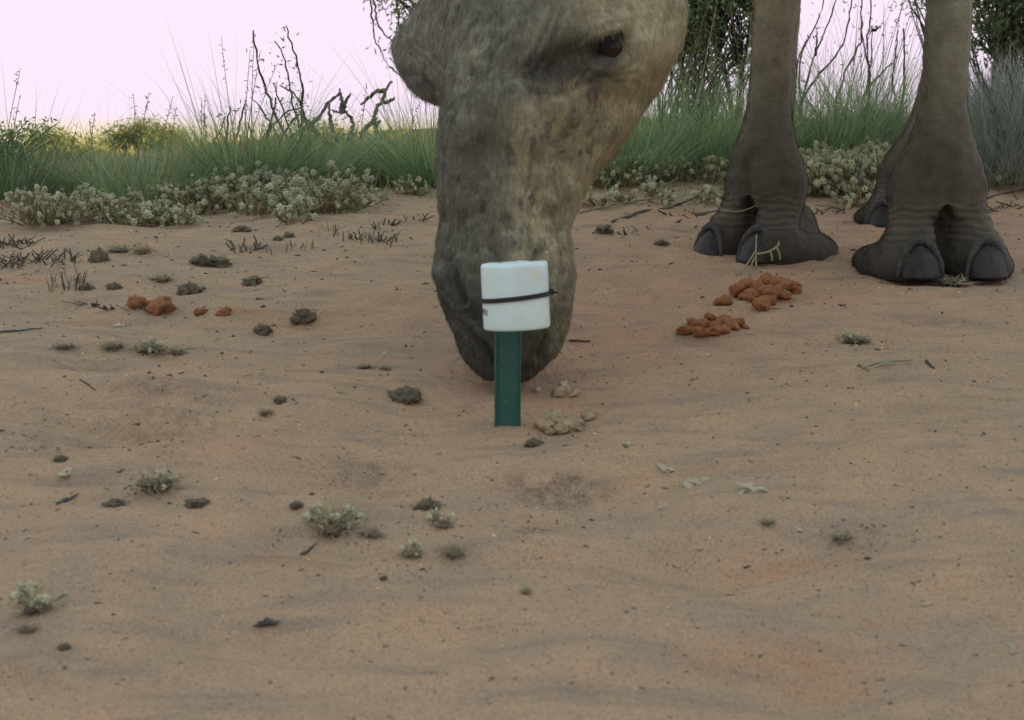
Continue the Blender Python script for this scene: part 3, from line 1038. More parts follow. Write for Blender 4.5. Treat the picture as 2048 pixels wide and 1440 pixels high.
CAPD = 1.205
cc = P(1031, 590.5, CAPD)
pot = empty('scent_pot', cc)
tag(pot, 'white round plastic pot strapped to the top of the green stake', 'pot')
RX = 67.0 / FPX * CAPD
HH = 66.5 / FPX * CAPD
prof = [(0, HH - .0015), (RX * .55, HH - .0010), (RX * .86, HH - .0006), (RX * .95, HH - .0008), (RX * .988, HH - .0020), (RX, HH - .0045), (RX * 1.0, HH * .4), (RX * 1.0, 0), (RX * .998, -HH * .5),
        (RX * .998, -HH + .0035), (RX * .99, -HH + .0015), (RX * .965, -HH + .0004), (RX * .90, -HH), (RX * .84, -HH + .004), (RX * .83, -HH + .03), (0, -HH + .03)]
vv = []; ff = []; sg = 96
for (r, z) in prof:
    for i in range(sg):
        a = 2 * PI * i / sg
        # gnawed, wavy top rim
        dz = .0006 * (math.sin(a * 5 + 1) * .6 + math.sin(a * 11) * .4) if z > HH - .003 and r > .1 * RX else 0
        vv.append((r * math.cos(a), r * math.sin(a), z + dz))
for j in range(len(prof) - 1):
    for i in range(sg):
        ff.append((j * sg + i, (j + 1) * sg + i, (j + 1) * sg + (i + 1) % sg, j * sg + (i + 1) % sg))
mb = MB(); mb.add(vv, ff)
shell = mb.build('shell', m_pvc, pot, smooth=True)
pot.rotation_euler = (math.radians(-2), math.radians(-2.6), 0)
# faint printed letters running out of sight round the left side
GLY = {'H': ['1001', '1001', '1111', '1001', '1001', '1001'], 'R': ['1110', '1001', '1110', '1010', '1001', '1001'], 'U': ['1001', '1001', '1001', '1001', '1001', '0110'], 'A': ['0110', '1001', '1001', '1111', '1001', '1001']}
mb = MB()
cell = .00082
a0 = math.radians(-90 - 86)
for gi_, ch in enumerate('AHRU'):
    for r_, row in enumerate(GLY[ch]):
        for c_, q in enumerate(row):
            if q == '1':
                a1 = a0 + (gi_ * 5.0 + c_) * cell / RX; a2 = a1 + cell / RX * .98
                zt = -.0098 - r_ * cell * 1.15 - .0004 * gi_; zb = zt - cell * 1.13
                R_ = RX + .00015
                mb.add([(R_ * math.cos(a1), R_ * math.sin(a1), zt), (R_ * math.cos(a1), R_ * math.sin(a1), zb), (R_ * math.cos(a2), R_ * math.sin(a2), zb), (R_ * math.cos(a2), R_ * math.sin(a2), zt)], [(0, 1, 2, 3)])
lt = mb.build('lettering', m_ink, shell)

# cable tie round pot and stake
tie = empty('cable_tie', cc)
tag(tie, 'thin black cable tie cinched around the white pot', 'cable tie')
tie.rotation_euler = pot.rotation_euler
mb = MB()
back = (pb.y - cc[1]) + .006
path = []
for i in range(49):
    a = -PI * i / 48
    path.append((-(RX + .0004) * math.cos(a) * 1.0, (RX + .0004) * math.sin(a), -.0012 + .0022 * (-math.cos(a)) ))
path += [(.0145, back, .001), (-.0145, back, -.002)]
path.append(path[0])
path = np.array(path)
vv = []; ff = []
n = len(path)
nr = np.gradient(path, axis=0); nr = unit(np.stack([nr[:, 1], -nr[:, 0], 0 * nr[:, 0]], -1))
ctr = np.array([0, .005, 0])
nr = np.where((((path - ctr) * nr).sum(1) < 0)[:, None], -nr, nr)
hw = .0021
for i in range(n):
    for (o_, z_) in ((0, -hw), (.0011, -hw), (.0011, hw), (0, hw)):
        vv.append(path[i] + nr[i] * (o_ + .0002) + np.array([0, 0, z_]))
for i in range(n - 1):
    for j in range(4):
        ff.append((i * 4 + j, i * 4 + (j + 1) % 4, (i + 1) * 4 + (j + 1) % 4, (i + 1) * 4 + j))
mb.add(vv, ff)
mb.build('strap', m_tie, tie)
bm = bmesh.new(); bmesh.ops.create_cube(bm, size=1)
bmesh.ops.bevel(bm, geom=bm.edges[:], offset=.12, segments=2, affect='EDGES')
for v in bm.verts: v.co = Vector((v.co.x * .0048 + RX + .0022, v.co.y * .0052 + .002, v.co.z * .0058 + .0016))
me = bpy.data.meshes.new('lock_head'); bm.to_mesh(me); bm.free(); me.materials.append(m_tie)
link('lock_head', me, tie)
mb = MB(); mb.tube([(RX + .004, .001, .0014), (RX + .0062, -.0005, .0010), (RX + .0082, -.001, .0002)], [.0013, .0012, .0009], 6)
mb.build('tail', m_tie, tie)

# ------------------------------------------------------------------ vegetation materials
m_spin = leaf_mat('hummock_grass_blade', (.245, .320, .190), .38, (.32, .41, .19))
m_straw = leaf_mat('dry_straw', (.36, .32, .20), .2)
m_wood = simple_mat('grey_dead_wood', (.16, .145, .125), rough=.9, scale=45, col2=(.07, .062, .055), bumpd=.003)
m_bark = simple_mat('dark_bark', (.055, .048, .042), rough=.95, scale=40, col2=(.025, .022, .02), bumpd=.004)
m_leaf = leaf_mat('tree_leaf', (.17, .22, .14), .5, (.36, .46, .22))
m_leaf2 = leaf_mat('far_tree_leaf', (.18, .20, .075), .3, (.26, .28, .09))
m_fluff = leaf_mat('pale_woolly_head', (.68, .66, .52), .3, (.7, .68, .52), .9)
m_stem = simple_mat('dry_stem', (.36, .30, .20), rough=.9, scale=80, col2=(.22, .18, .12))
m_twig = leaf_mat('grey_green_twig', (.34, .36, .33), .3)

def at(px, d):
    x = (px - 1024) / FPX * d
    return Vector((x, d, GH(x, d)))
def topz(d, py):
    return CAMH + d * (315 - py) / FPX

# ------------------------------------------------------------------ hummock grass
def tussock(px, d, height, rad, nb_, label, dry=.05, lean=(0, 0), stalks=0, tone=1.0):
    o = at(px, d)
    root = empty('grass_tussock', o)
    tag(root, label, 'grass tussock', 'hummock grass clumps along the dune crest')
    mb = MB()
    r = rad * .55 * np.sqrt(rng.uniform(0, 1, nb_)); th = rng.uniform(0, 2 * PI, nb_)
    base = np.stack([r * np.cos(th), r * np.sin(th), np.full(nb_, -.01)], -1)
    spread = rng.uniform(0, 1, nb_) ** .7
    out = np.stack([np.cos(th + rng.normal(0, .5, nb_)), np.sin(th + rng.normal(0, .5, nb_)), 0 * th], -1)
    direc = unit(out * (.15 + .95 * spread)[:, None] + rng.normal(0, .22, (nb_, 3)) + np.array([lean[0], lean[1], 1.0]))
    ln = height * rng.uniform(.4, 1.5, nb_) * np.where(rng.uniform(0, 1, nb_) < .10, 1.6, 1.0)
    bend = out * (rng.uniform(.05, .45, nb_) * spread)[:, None] + np.array([0, 0, -1.0]) * (.30 * spread * rng.uniform(.2, 1.3, nb_))[:, None]
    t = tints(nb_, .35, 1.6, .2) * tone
    dryi = rng.uniform(0, 1, nb_) < dry
    t[dryi] = np.array([2.4, 1.5, 1.9]) * rng.uniform(.6, 1.1, (dryi.sum(), 1))
    blades(mb, base, direc, ln, rng.uniform(.0014, .0030, nb_) * (d / 3.8), bend, t, 4)
    mb.build('blades', m_spin, root)
    for k in range(stalks * 2 + 1):
        mb = MB()
        a = rng.uniform(0, 2 * PI); h = height * rng.uniform(1.3, 2.0)
        q = np.linspace(0, 1, 7)
        lx, ly = lean[0] + rng.normal(0, .18), lean[1] + rng.normal(0, .15)
        pts = np.stack([math.cos(a) * .04 + lx * h * q + .05 * h * q ** 2, math.sin(a) * .04 + ly * h * q, h * q], -1)
        mb.tube(pts, np.linspace(.0013, .0005, 7), 4, (.7, .75, .6))
        nk = 14
        idx = rng.uniform(.65, 1, nk)
        bp = np.stack([np.interp(idx, q, pts[:, i]) for i in range(3)], -1)
        leaves(mb, bp, unit(rng.normal(0, 1, (nk, 3)) + np.array([0, 0, .6])), rng.uniform(.006, .012, nk), np.full(nk, .003), tints(nk, .7, 1.2))
        mb.build('seed_stalk', m_stem, root)
    return root

for a in [
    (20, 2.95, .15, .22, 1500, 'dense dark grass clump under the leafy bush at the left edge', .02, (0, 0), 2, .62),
    (170, 3.05, .11, .18, 1000, 'low loose grass clump between the left bush and the far rounded tree', .08, (0, 0), 1, .85),
    (300, 2.9, .13, .20, 1300, 'green grass clump below the far rounded tree', .10, (0, 0), 2, .95),
    (415, 3.2, .12, .2, 1100, 'yellowish thin grass clump left of the tall stalks', .14, (0, 0), 2, 1.0),
    (505, 3.0, .18, .16, 2200, 'large arching green grass clump at the foot of the tall stalks', .04, (.10, 0), 2, .92),
    (610, 3.15, .16, .18, 1300, 'green grass clump sprawling right of the tall stalks', .05, (.25, 0), 0, .95),
    (715, 3.3, .12, .2, 1100, 'short dry-tipped grass clump in front of the dead limbs', .16, (0, 0), 1, 1.05),
    (800, 3.5, .12, .2, 900, 'pale sparse grass clump right of the dead limbs', .2, (0, 0), 0, 1.15),
    (868, 3.2, .21, .16, 1500, 'upright bright green grass clump just left of the camel muzzle', .05, (0, 0), 1, 1.1),
    (1240, 3.2, .18, .18, 1400, 'green grass clump right behind the camel jaw', .05, (.1, 0), 0, 1.0),
    (1330, 3.4, .24, .20, 1700, 'tall green grass clump below the many-stemmed tree', .06, (.05, 0), 2, 1.05),
    (1440, 3.4, .25, .22, 1700, 'broad green grass clump left of the turned foreleg', .06, (0, 0), 2, 1.0),
    (1540, 3.6, .26, .18, 1000, 'grass clump hidden partly behind the turned foreleg', .06, (0, 0), 0, 1.0),
    (1650, 3.5, .27, .20, 1800, 'lush green grass clump between the two forelegs', .04, (.02, 0), 2, 1.05),
    (1745, 3.7, .28, .20, 1300, 'looser grass clump left of the straight foreleg', .08, (.12, 0), 2, 1.0),
    (1950, 3.9, .24, .24, 900, 'darker grass clump behind the grey twiggy bush', .08, (0, 0), 0, .8),  # blade tint set darker than in the neighbouring clumps
]:
    tussock(*a)

mb = MB()
ng = 22000
xs = rng.uniform(-2.1, 2.3, ng); ys = 2.85 + 3.2 * rng.uniform(0, 1, ng) ** 1.2
keep = (np.abs(xs) < .43 * ys + .1) & (ys > np.where(xs > .15, 3.15, np.where(xs > -.35, 3.0, 2.75)) + .15 * rng.normal(0, 1, ng))
xs, ys = xs[keep], ys[keep]; ng = len(xs)
clump = fbm(np.stack([xs * 3.5, ys * 3.5, 0 * xs], -1), 2, 121)
hgt = (.035 + .085 * sstep(-.4, .7, clump) + .05 * sstep(.1, .5, xs)) * rng.uniform(.5, 1.3, ng)
base = np.stack([xs, ys, ground_h(xs, ys) - .005], -1)
t = tints(ng, .4, 1.5, .2)
dr = rng.uniform(0, 1, ng) < .3
t[dr] = np.array([2.2, 1.35, 1.7]) * rng.uniform(.5, 1.0, (dr.sum(), 1))
blades(mb, base, unit(np.hstack([rng.normal(0, .6, (ng, 2)), np.ones((ng, 1))])), hgt, rng.uniform(.0016, .0032, ng), np.hstack([rng.normal(0, .25, (ng, 2)), np.full((ng, 1), -.12)]), t, 3)
grass = mb.build('grass', m_spin)
grass['kind'] = 'stuff'; grass['label'] = 'thin short grass covering the dune crest between the clumps'

# ------------------------------------------------------------------ low woolly-headed plants
def woolly_meshes(seed, rad, nstem):
    r_ = np.random.default_rng(seed)
    st = MB(); hd = MB()
    spike = []
    for k in range(nstem):
        a = r_.uniform(0, 2 * PI); reach = rad * r_.uniform(.05, 1.0) ** .6; h = rad * r_.uniform(.10, .80) * (1.15 - .5 * reach / rad)
        org = np.array([math.cos(a), math.sin(a), 0]) * reach * r_.uniform(.1, .6)
        tip = np.array([math.cos(a) * reach, math.sin(a) * reach, h]) - org
        q = np.linspace(0, 1, 5)[:, None]
        pts = org + tip * np.hstack([q, q, q ** .8]) * 1.0 + np.hstack([r_.normal(0, .004, (5, 2)), np.zeros((5, 1))]) * q
        st.tube(pts, np.linspace(.0017, .0010, 5), 4, np.array([1, .9, .8]) * r_.uniform(.4, 1.2))
        for jj in range(2):
            e_ = org + tip * r_.uniform(.3, .9); st.tube([e_, e_ + r_.normal(0, .012, 3) + np.array([0, 0, .008])], [.0011, .0006], 4, np.array([1, .9, .8]) * r_.uniform(.4, 1.2))
        nl = 5
        idx = r_.uniform(.3, .95, nl)[:, None]
        bp = org + tip * np.hstack([idx, idx, idx ** .8])
        tip = tip + org
        leaves(st, bp, unit(r_.normal(0, 1, (nl, 3)) + np.array([0, 0, .4])), r_.uniform(.008, .016, nl), np.full(nl, .004), np.tile([.75, 1.0, .8], (nl, 1)) * r_.uniform(.6, 1.1))
        for j in range(1 + (r_.uniform() < .55) - (r_.uniform() < .12)):
            c0 = tip + r_.normal(0, .008, 3) * (j > 0) - np.array([0, 0, .010 * j])
            R = r_.uniform(.0048, .0092)
            tone = np.array([1, 1, 1]) * r_.uniform(.72, 1.15) * np.array([1, r_.uniform(.97, 1.03), r_.uniform(.82, 1.0)])
            # core
            cv = []; cf = []
            for (zz_, rr_) in ((-.8, .42), (-.1, .72), (.55, .6)):
                for i in range(6):
                    aa = i / 6 * 2 * PI + zz_
                    cv.append(c0 + R * np.array([rr_ * math.cos(aa), rr_ * math.sin(aa), zz_]))
            cv.append(c0 + np.array([0, 0, .85 * R]))
            for jj in range(2):
                for i in range(6):
                    cf.append((jj * 6 + i, jj * 6 + (i + 1) % 6, jj * 6 + 6 + (i + 1) % 6, jj * 6 + 6 + i))
            for i in range(6): cf.append((12 + i, 12 + (i + 1) % 6, 18))
            hd.add(cv, cf, tone * .8)
            # wool
            ns = 26
            dd = unit(r_.normal(0, 1, (ns, 3)) + np.array([0, 0, .25]))
            sd = unit(np.cross(dd, r_.normal(0, 1, (ns, 3))))
            b1 = c0 + dd * R * .45 - sd * R * .20; b2 = c0 + dd * R * .45 + sd * R * .20; tp = c0 + dd * R * r_.uniform(1.0, 1.35, (ns, 1))
            v = np.stack([b1, b2, tp], 1).reshape(-1, 3)
            hd.add(v, (np.arange(ns * 3).reshape(-1, 3)), tone * np.repeat(r_.uniform(.8, 1.2, (ns, 1)), 3, axis=0))
    return st.mesh('stems'), hd.mesh('woolly_heads')
WV = []
for k in range(7):
    a, b_ = woolly_meshes(200 + k, (.105, .125, .095, .135, .08, .115, .05)[k], (34, 44, 30, 50, 22, 40, 9)[k])
    a.materials.append(m_stem); b_.materials.append(m_fluff)
    WV.append((a, b_))
def woolly(p, k, rot, s, label, group, tilt=(0, 0)):
    e = empty('woolly_plant', p); e.rotation_euler = (tilt[0], tilt[1], rot); e.scale = (s, s, s)
    tag(e, label, 'plant', group)
    o1 = link('stems', WV[k][0], e)
    o2 = link('woolly_heads', WV[k][1], e); o1['kind'] = 'stuff'; o2['kind'] = 'stuff'
    return e
lowL = (np.array([0, 100, 330, 450, 560, 640, 760, 880]), np.array([442, 452, 452, 448, 442, 428, 412, 400]))
lowR = (np.array([1150, 1300, 1400, 1480]), np.array([384, 372, 362, 352]))
grpL = 'woolly plants in the bank left of the camel'
grpR = 'woolly plants in the bank between muzzle and turned foreleg'
grpM = 'woolly plants between the two forelegs'
def wlab(px):
    for lim, w in ((140, 'below the left leafy bush'), (400, 'below the far rounded tree'), (520, 'below the large arching grass clump'), (640, 'below the tall stalks'), (760, 'below the dead limbs'), (900, 'just left of the camel muzzle')):
        if px < lim: return 'pale woolly-headed plant in the bank ' + w
for i in range(104):
    px = (i + rng.uniform(0, 1)) / 104 * 880
    lb = np.interp(px, *lowL)
    py = lb - 82 * rng.uniform(0, 1) ** 1.2 * (.45 if px < 400 else 1)
    py += rng.normal(0, 6)
    if (px < 400 and rng.uniform() < .55) or rng.uniform() < .15: continue
    if rng.uniform() < .15: py += rng.uniform(5, 22)
    if vnoise(np.array([[px / 55.0, py / 40.0, 0.5]]), 77)[0] < -.05: continue
    p = G(px, py)
    woolly(p, int(rng.integers(0, 6)), rng.uniform(0, 6.28), rng.uniform(.4, 1.05) * (.8 if px < 400 else 1), wlab(px), 'woolly plants: ' + wlab(px)[37:])
for i in range(46):
    px = 1158 + (i + rng.uniform(0, 1)) / 46 * 330
    lb = np.interp(px, *lowR)
    py = lb - 62 * rng.uniform(0, 1)
    p = G(px, py)
    woolly(p, int(rng.integers(0, 6)), rng.uniform(0, 6.28), rng.uniform(.62, .95), wr_ := ('pale woolly-headed plant in the right bank ' + ('close beside the camel jaw' if px < 1260 else 'above the grey fallen stick' if px < 1370 else 'close left of the turned foreleg')), 'woolly plants: ' + wr_[43:])
for i in range(30):
    px = 1600 + (i + rng.uniform(0, 1)) / 30 * 205
    p = at(px, rng.uniform(2.8, 3.5))
    woolly(p, int(rng.integers(0, 6)), rng.uniform(0, 6.28), rng.uniform(.75, 1.15), wm_ := ('pale woolly-headed plant between the forelegs, ' + ('nearest the turned one' if px < 1670 else 'midway across the gap' if px < 1740 else 'nearest the straight one')), 'woolly plants: between forelegs ' + wm_[47:])
for (px, py, s, lab) in [(1195, 412, .9, 'single woolly-headed sprig lying nearest the camel jaw'), (1245, 405, .8, 'small woolly-headed sprig behind the grey fallen stick'),
        (1310, 392, .9, 'round woolly-headed sprig above the grey fallen stick'), (1330, 410, .7, 'low woolly-headed sprig touching the grey fallen stick'),
        (1405, 408, .8, 'creeping woolly-headed sprig left of the turned foreleg'), (1440, 398, .9, 'woolly-headed sprig brushing the turned foreleg'),
        (1985, 372, 1.3, 'greenish woolly-headed sprig right of the straight foreleg'), (2030, 352, 1.2, 'woolly-headed sprig at the right edge below the grey bush'),
        (590, 448, 1.1, 'bright pale woolly-headed sprig spilling lowest onto the sand'), (320, 452, 1.0, 'woolly-headed sprig beside the leaning straw on the left')]:
    woolly(G(px, py), 6, rng.uniform(0, 6.28), s * 1.1, lab, 'single woolly sprigs on open sand')

# ------------------------------------------------------------------ grey twiggy bushes
def twig_bush(px, d, rad, hgt, n, label, tone=1.0, flat=.9):
    o = at(px, d)
    root = empty('twiggy_bush', o); tag(root, label, 'bush', 'grey twiggy bushes')
    mb = MB()
    th = rng.uniform(0, 2 * PI, n); u = rng.uniform(0, 1, n) ** .5
    base = np.stack([rad * .8 * u * np.cos(th), rad * flat * u * np.sin(th), hgt * rng.uniform(0, .85, n) * (1 - .55 * u ** 2)], -1)
    dr_ = unit(rng.normal(0, .55, (n, 3)) + np.stack([np.cos(th) * u, np.sin(th) * u, .75 + 0 * u], -1))
    blades(mb, base, dr_, rng.uniform(.04, .10, n), rng.uniform(.0011, .0022, n), rng.normal(0, .3, (n, 3)), tints(n, .55, 1.3, .06) * tone, 3)
    mb.build('twigs', m_twig, root)
    mb = MB()
    for k in range(16):
        a = rng.uniform(0, 6.28); q = np.linspace(0, 1, 6)[:, None]
        tip = np.array([math.cos(a) * rad * .7, math.sin(a) * rad * .7, hgt * rng.uniform(.6, 1.0)])
        mb.tube(tip * np.hstack([q, q, q ** .7]) + rng.normal(0, .006, (6, 3)), np.linspace(.004, .0015, 6), 5)
    mb.build('branches', m_wood, root)
twig_bush(2015, 3.15, .20, .32, 9000, 'tall grey fine-twigged bush at the right edge', .95)
twig_bush(1935, 3.5, .15, .24, 4000, 'lower grey fine-twigged bush tucked behind the straight foreleg', .9)
twig_bush(1735, 3.6, .17, .15, 3600, 'low grey twiggy mat between the forelegs', 1.1)

# ------------------------------------------------------------------ leafy bush at the left edge
o = at(0, 3.15)
lb_ = empty('leafy_bush', o); tag(lb_, 'dark small-leaved bush at the far left edge', 'bush')
mb = MB(); lf = MB()
for k in range(110):
    a = rng.uniform(0, 6.28); tip = np.array([math.cos(a) * rng.uniform(.02, .17), math.sin(a) * .14, rng.uniform(.06, .165)])
    q = np.linspace(0, 1, 6)[:, None]
    pts = tip * np.hstack([q, q, q ** .75]) + rng.normal(0, .004, (6, 3)) * q
    mb.tube(pts, np.linspace(.0022, .0007, 6), 4)
    n = 26
    s_ = rng.uniform(.25, 1, n)[:, None]
    bp = tip * np.hstack([s_, s_, s_ ** .75]) + rng.normal(0, .008, (n, 3))
    leaves(lf, bp, unit(rng.normal(0, 1, (n, 3)) + np.array([0, 0, .5])), rng.uniform(.010, .018, n), rng.uniform(.004, .007, n), tints(n, .5, 1.1))
mb.build('stems', m_bark, lb_); lf.build('leaves', m_leaf, lb_)

# ------------------------------------------------------------------ bare and dead woody stems, traced stem by stem in depth
def smooth_poly(pts, n):
    pts = np.array(pts, float)
    s = np.concatenate([[0], np.cumsum(np.linalg.norm(np.diff(pts, axis=0), axis=1))])
    q = np.linspace(0, s[-1], n)
    return np.stack([pch(q, s, pts[:, i]) for i in range(3)], -1)

def stem_plant(name, label, cat, d, stems, material, leafy=0, mat_leaf=None, r0=.012, group=None, depth_j=.25, ext=True, part='stem'):
    base = at(np.mean([s[0][0] for s in stems]), d)
    root = empty(name, base); tag(root, label, cat, group)
    for s in stems:
        dd = d + rng.uniform(-depth_j, depth_j)
        pts = []
        for i, (x, y) in enumerate(s):
            dd += rng.normal(0, .02)
            pts.append(P(x, y, dd / math.cos(PITCH)))
        if ext and s[0][1] > 120:
            g = at(s[0][0] + rng.uniform(-15, 5), dd); pts.insert(0, np.array([g.x, g.y, g.z - .03]))
        pts = smooth_poly(pts, 6 + 4 * len(s)) + rng.normal(0, .0025, (6 + 4 * len(s), 3))
        mb = MB()
        rad_ = np.linspace(r0, r0 * .35, len(pts)) * rng.uniform(.8, 1.15)
        rad_ = rad_ * (1 + .12 * rng.normal(0, 1, len(pts)))
        mb.tube(pts - np.array(base), rad_, 7)
        st = mb.build(part, material, root, smooth=True)
        if leafy:
            lf = MB(); n = leafy
            idx = rng.uniform(.35, 1, n) * (len(pts) - 1)
            i0 = np.clip(idx.astype(int), 0, len(pts) - 2); t_ = (idx - i0)[:, None]
            bp = pts[i0] * (1 - t_) + pts[i0 + 1] * t_ + rng.normal(0, .02, (n, 3)) - np.array(base)
            leaves(lf, bp, unit(rng.normal(0, 1, (n, 3)) + np.array([0, 0, .2])), rng.uniform(.012, .03, n), rng.uniform(.004, .008, n), tints(n, .6, 1.2))
            lf.build('leaves', mat_leaf or m_leaf, st)
    return root

stem_plant('tall_stalks', 'spray of tall thin dark stalks rising left of the dead limbs', 'shrub', 4.5, [
    [(578, 289), (553, 232), (525, 160), (512, 104), (506, 60)], [(590, 286), (562, 214), (544, 165)], [(602, 270), (584, 207), (575, 145), (562, 101), (548, 82)],
    [(602, 267), (605, 182), (595, 129), (580, 76), (572, 50)], [(525, 282), (547, 248), (584, 220), (606, 214)], [(560, 280), (600, 230), (640, 270)],
    [(470, 285), (482, 240), (491, 200)], [(452, 284), (458, 230), (462, 212)], [(535, 290), (545, 220), (552, 196)], [(425, 290), (440, 262), (452, 232)], [(515, 285), (500, 262), (495, 245)],
    [(618, 290), (612, 240), (590, 190), (560, 170)], [(560, 288), (530, 230), (505, 200)]],
    m_bark, 26, m_leaf, .0065)
stem_plant('dead_tree', 'leafless dead grey limbs forking against the sky left of the camel', 'dead tree', 5.6, [
    [(690, 320), (662, 292), (640, 270), (619, 254), (637, 236), (658, 204), (678, 189), (680, 180)],
    [(680, 285), (669, 272), (660, 230), (658, 204)],
    [(696, 320), (698, 285), (705, 245), (694, 226), (680, 225), (666, 220)],
    [(682, 226), (684, 204), (681, 184)], [(686, 222), (690, 204), (702, 187)],
    [(716, 320), (720, 285), (728, 261), (747, 242), (756, 211), (767, 198), (772, 176), (784, 162)],
    [(764, 203), (776, 204), (790, 196)], [(748, 246), (754, 248), (762, 243)], [(750, 246), (752, 270), (748, 300)],
    [(770, 182), (752, 184), (735, 198), (722, 210)], [(625, 250), (600, 262), (570, 285)]],
    m_wood, 0, None, .0135, depth_j=.05, ext=False, part='limb')
stem_plant('bare_shrub', 'slender bare-stemmed shrub against the sky between the forelegs', 'shrub', 5.5, [
    [(1591, 175), (1595, 130), (1608, 94), (1622, 68), (1639, 32), (1650, -20)], [(1606, 190), (1624, 130), (1639, 90), (1662, 32), (1680, -20)],
    [(1605, 200), (1646, 140), (1672, 109), (1689, 78), (1698, 35), (1704, -10)], [(1675, 190), (1681, 173), (1705, 113), (1720, 85), (1723, 32), (1724, -30)],
    [(1738, 200), (1736, 149), (1735, 125), (1729, 97), (1724, 59), (1722, 20)], [(1739, 190), (1741, 140), (1744, 120), (1742, 90), (1743, 54)],
    [(1738, 180), (1736, 120), (1735, 78), (1740, 32), (1742, -20)], [(1735, 180), (1743, 168), (1784, 125)], [(1790, 200), (1789, 182), (1785, 144), (1791, 113), (1796, 60)],
    [(1806, 200), (1808, 182), (1809, 125), (1806, 60)], [(1600, 150), (1602, 110), (1612, 80)], [(1632, 110), (1634, 80), (1634, 62)], [(1745, 60), (1750, 60), (1758, 52)]],
    m_bark, 12, m_leaf, .0075)

# ------------------------------------------------------------------ leafy trees behind the crest
def tree(name, label, px, d, stems, crown, nclu, leaf_len, per=46, mat_leaf=None, group=None, clu_r=.16, r0=.022, low_cut=None, tone=1.0):
    """stems: list of (foot px, top (dx,dy,dz)); crown: list of ellipsoids (x,y,z,rx,ry,rz) relative to the foot"""
    base = at(px, d)
    root = empty(name, base); tag(root, label, 'tree', group)
    tops = []
    for k, (fx, tp) in enumerate(stems):
        f0 = np.array([(fx - px) / FPX * d, rng.uniform(-.15, .15), -.06])
        tp = np.array(tp, float)
        q = np.linspace(0, 1, 9)[:, None]
        pts = f0 + (tp - f0) * np.hstack([q ** 1.3, q ** 1.3, q]) + rng.normal(0, .012, (9, 3)) * q
        mb = MB(); mb.tube(pts, np.linspace(r0, r0 * .35, 9) * rng.uniform(.8, 1.2), 7)
        mb.build('trunk', m_bark, root, smooth=True)
        tops.append(pts)
    lf = MB(); br = MB()
    vol = np.array([c[3] * c[4] * c[5] for c in crown]); vol = vol ** .4; vol = vol / vol.sum()
    for k in range(nclu):
        c = crown[rng.choice(len(crown), p=vol)]
        u = unit(rng.normal(0, 1, 3)) * rng.uniform(.35, 1) ** .5
        ctr = np.array(c[:3]) + u * np.array(c[3:])
        s = tops[rng.integers(len(tops))]
        j = int(np.argmin(np.linalg.norm(s - ctr + np.array([0, 0, .5]), axis=1)))
        q = np.linspace(0, 1, 5)[:, None]
        pts = s[j] + (ctr - s[j]) * q + np.array([0, 0, .06]) * np.sin(q * PI) + rng.normal(0, .012, (5, 3)) * np.sin(q * PI)
        br.tube(pts, np.linspace(.006, .002, 5), 4, cap=False)
        n = int(per * rng.uniform(.5, 1.3))
        bp = ctr + rng.normal(0, clu_r * .45, (n, 3)) * np.array([1, 1, .8])
        dr_ = unit(rng.normal(0, .8, (n, 3)) + np.array([0, 0, -.5]))
        leaves(lf, bp, dr_, leaf_len * rng.uniform(.6, 1.3, n), leaf_len * rng.uniform(.18, .32, n), tints(n, .5, 1.25) * rng.uniform(.75, 1.15) * tone)
    br.build('branches', m_bark, root)
    lf.build('crown', mat_leaf or m_leaf, root)
    return root

GT = 'leafy trees standing just behind the dune crest'
tree('leafy_tree', 'many-stemmed leafy tree between the camel head and the turned foreleg', 1395, 7.0,
     [(1340, (-.25, .1, 2.6)), (1352, (-.05, .2, 2.9)), (1372, (.05, 0, 2.8)), (1395, (.1, .2, 3.0)), (1412, (.3, .1, 2.8)), (1455, (.5, 0, 2.4)), (1325, (-.5, .1, 2.5))],
     [(-.05, 0, 1.9, .75, .55, .9), (-.12, 0, .95, .24, .4, .42), (.16, 0, .80, .22, .3, .32), (.12, 0, 1.15, .28, .3, .3)], 420, .044, 50, group=GT, r0=.009)
tree('leafy_tree', 'dense leafy tree at the right edge behind the grey bush', 2040, 6.2,
     [(2040, (.1, .1, 2.3)), (2075, (.3, 0, 2.4)), (1990, (-.15, .1, 2.2))],
     [(.0, 0, 1.5, .75, .5, .7), (-.12, 0, .85, .32, .4, .32), (.2, 0, .8, .4, .4, .35)], 380, .045, 55, group=GT, tone=.85, r0=.016)
tree('leafy_tree', 'leaning leafy tree half hidden behind the camel brow', 955, 6.6,
     [(945, (-.35, 0, 1.3)), (960, (.1, .1, 2.0)), (975, (.3, .1, 2.1))],
     [(.05, 0, 1.7, .38, .45, .5), (-.30, 0, .78, .16, .25, .26), (-.40, 0, .98, .12, .2, .12), (-.12, 0, .7, .2, .3, .3)], 130, .034, 34, group=GT, clu_r=.13, r0=.035)
tree('leafy_tree', 'small leafy tree showing only beside the straight foreleg', 1835, 7.2,
     [(1830, (.0, 0, 1.9)), (1850, (.2, 0, 2.0))], [(.02, 0, 1.2, .22, .3, .45), (.1, 0, 1.8, .4, .4, .5)], 70, .036, 36, group=GT, clu_r=.12)
# drooping bare twigs of the leaning tree
stem_plant('drooping_twigs', 'thin drooping bare branch hanging left of the camel brow', 'branch', 6.4, [
    [(742, -20), (744, 40), (752, 85), (768, 115), (780, 135)], [(746, -20), (760, 55), (780, 80), (800, 97), (830, 110)], [(792, -20), (796, 35), (803, 62), (815, 90)], [(780, 135), (800, 150), (830, 160)]],
    m_bark, 0, None, .006, ext=False, depth_j=.02, part='twig')

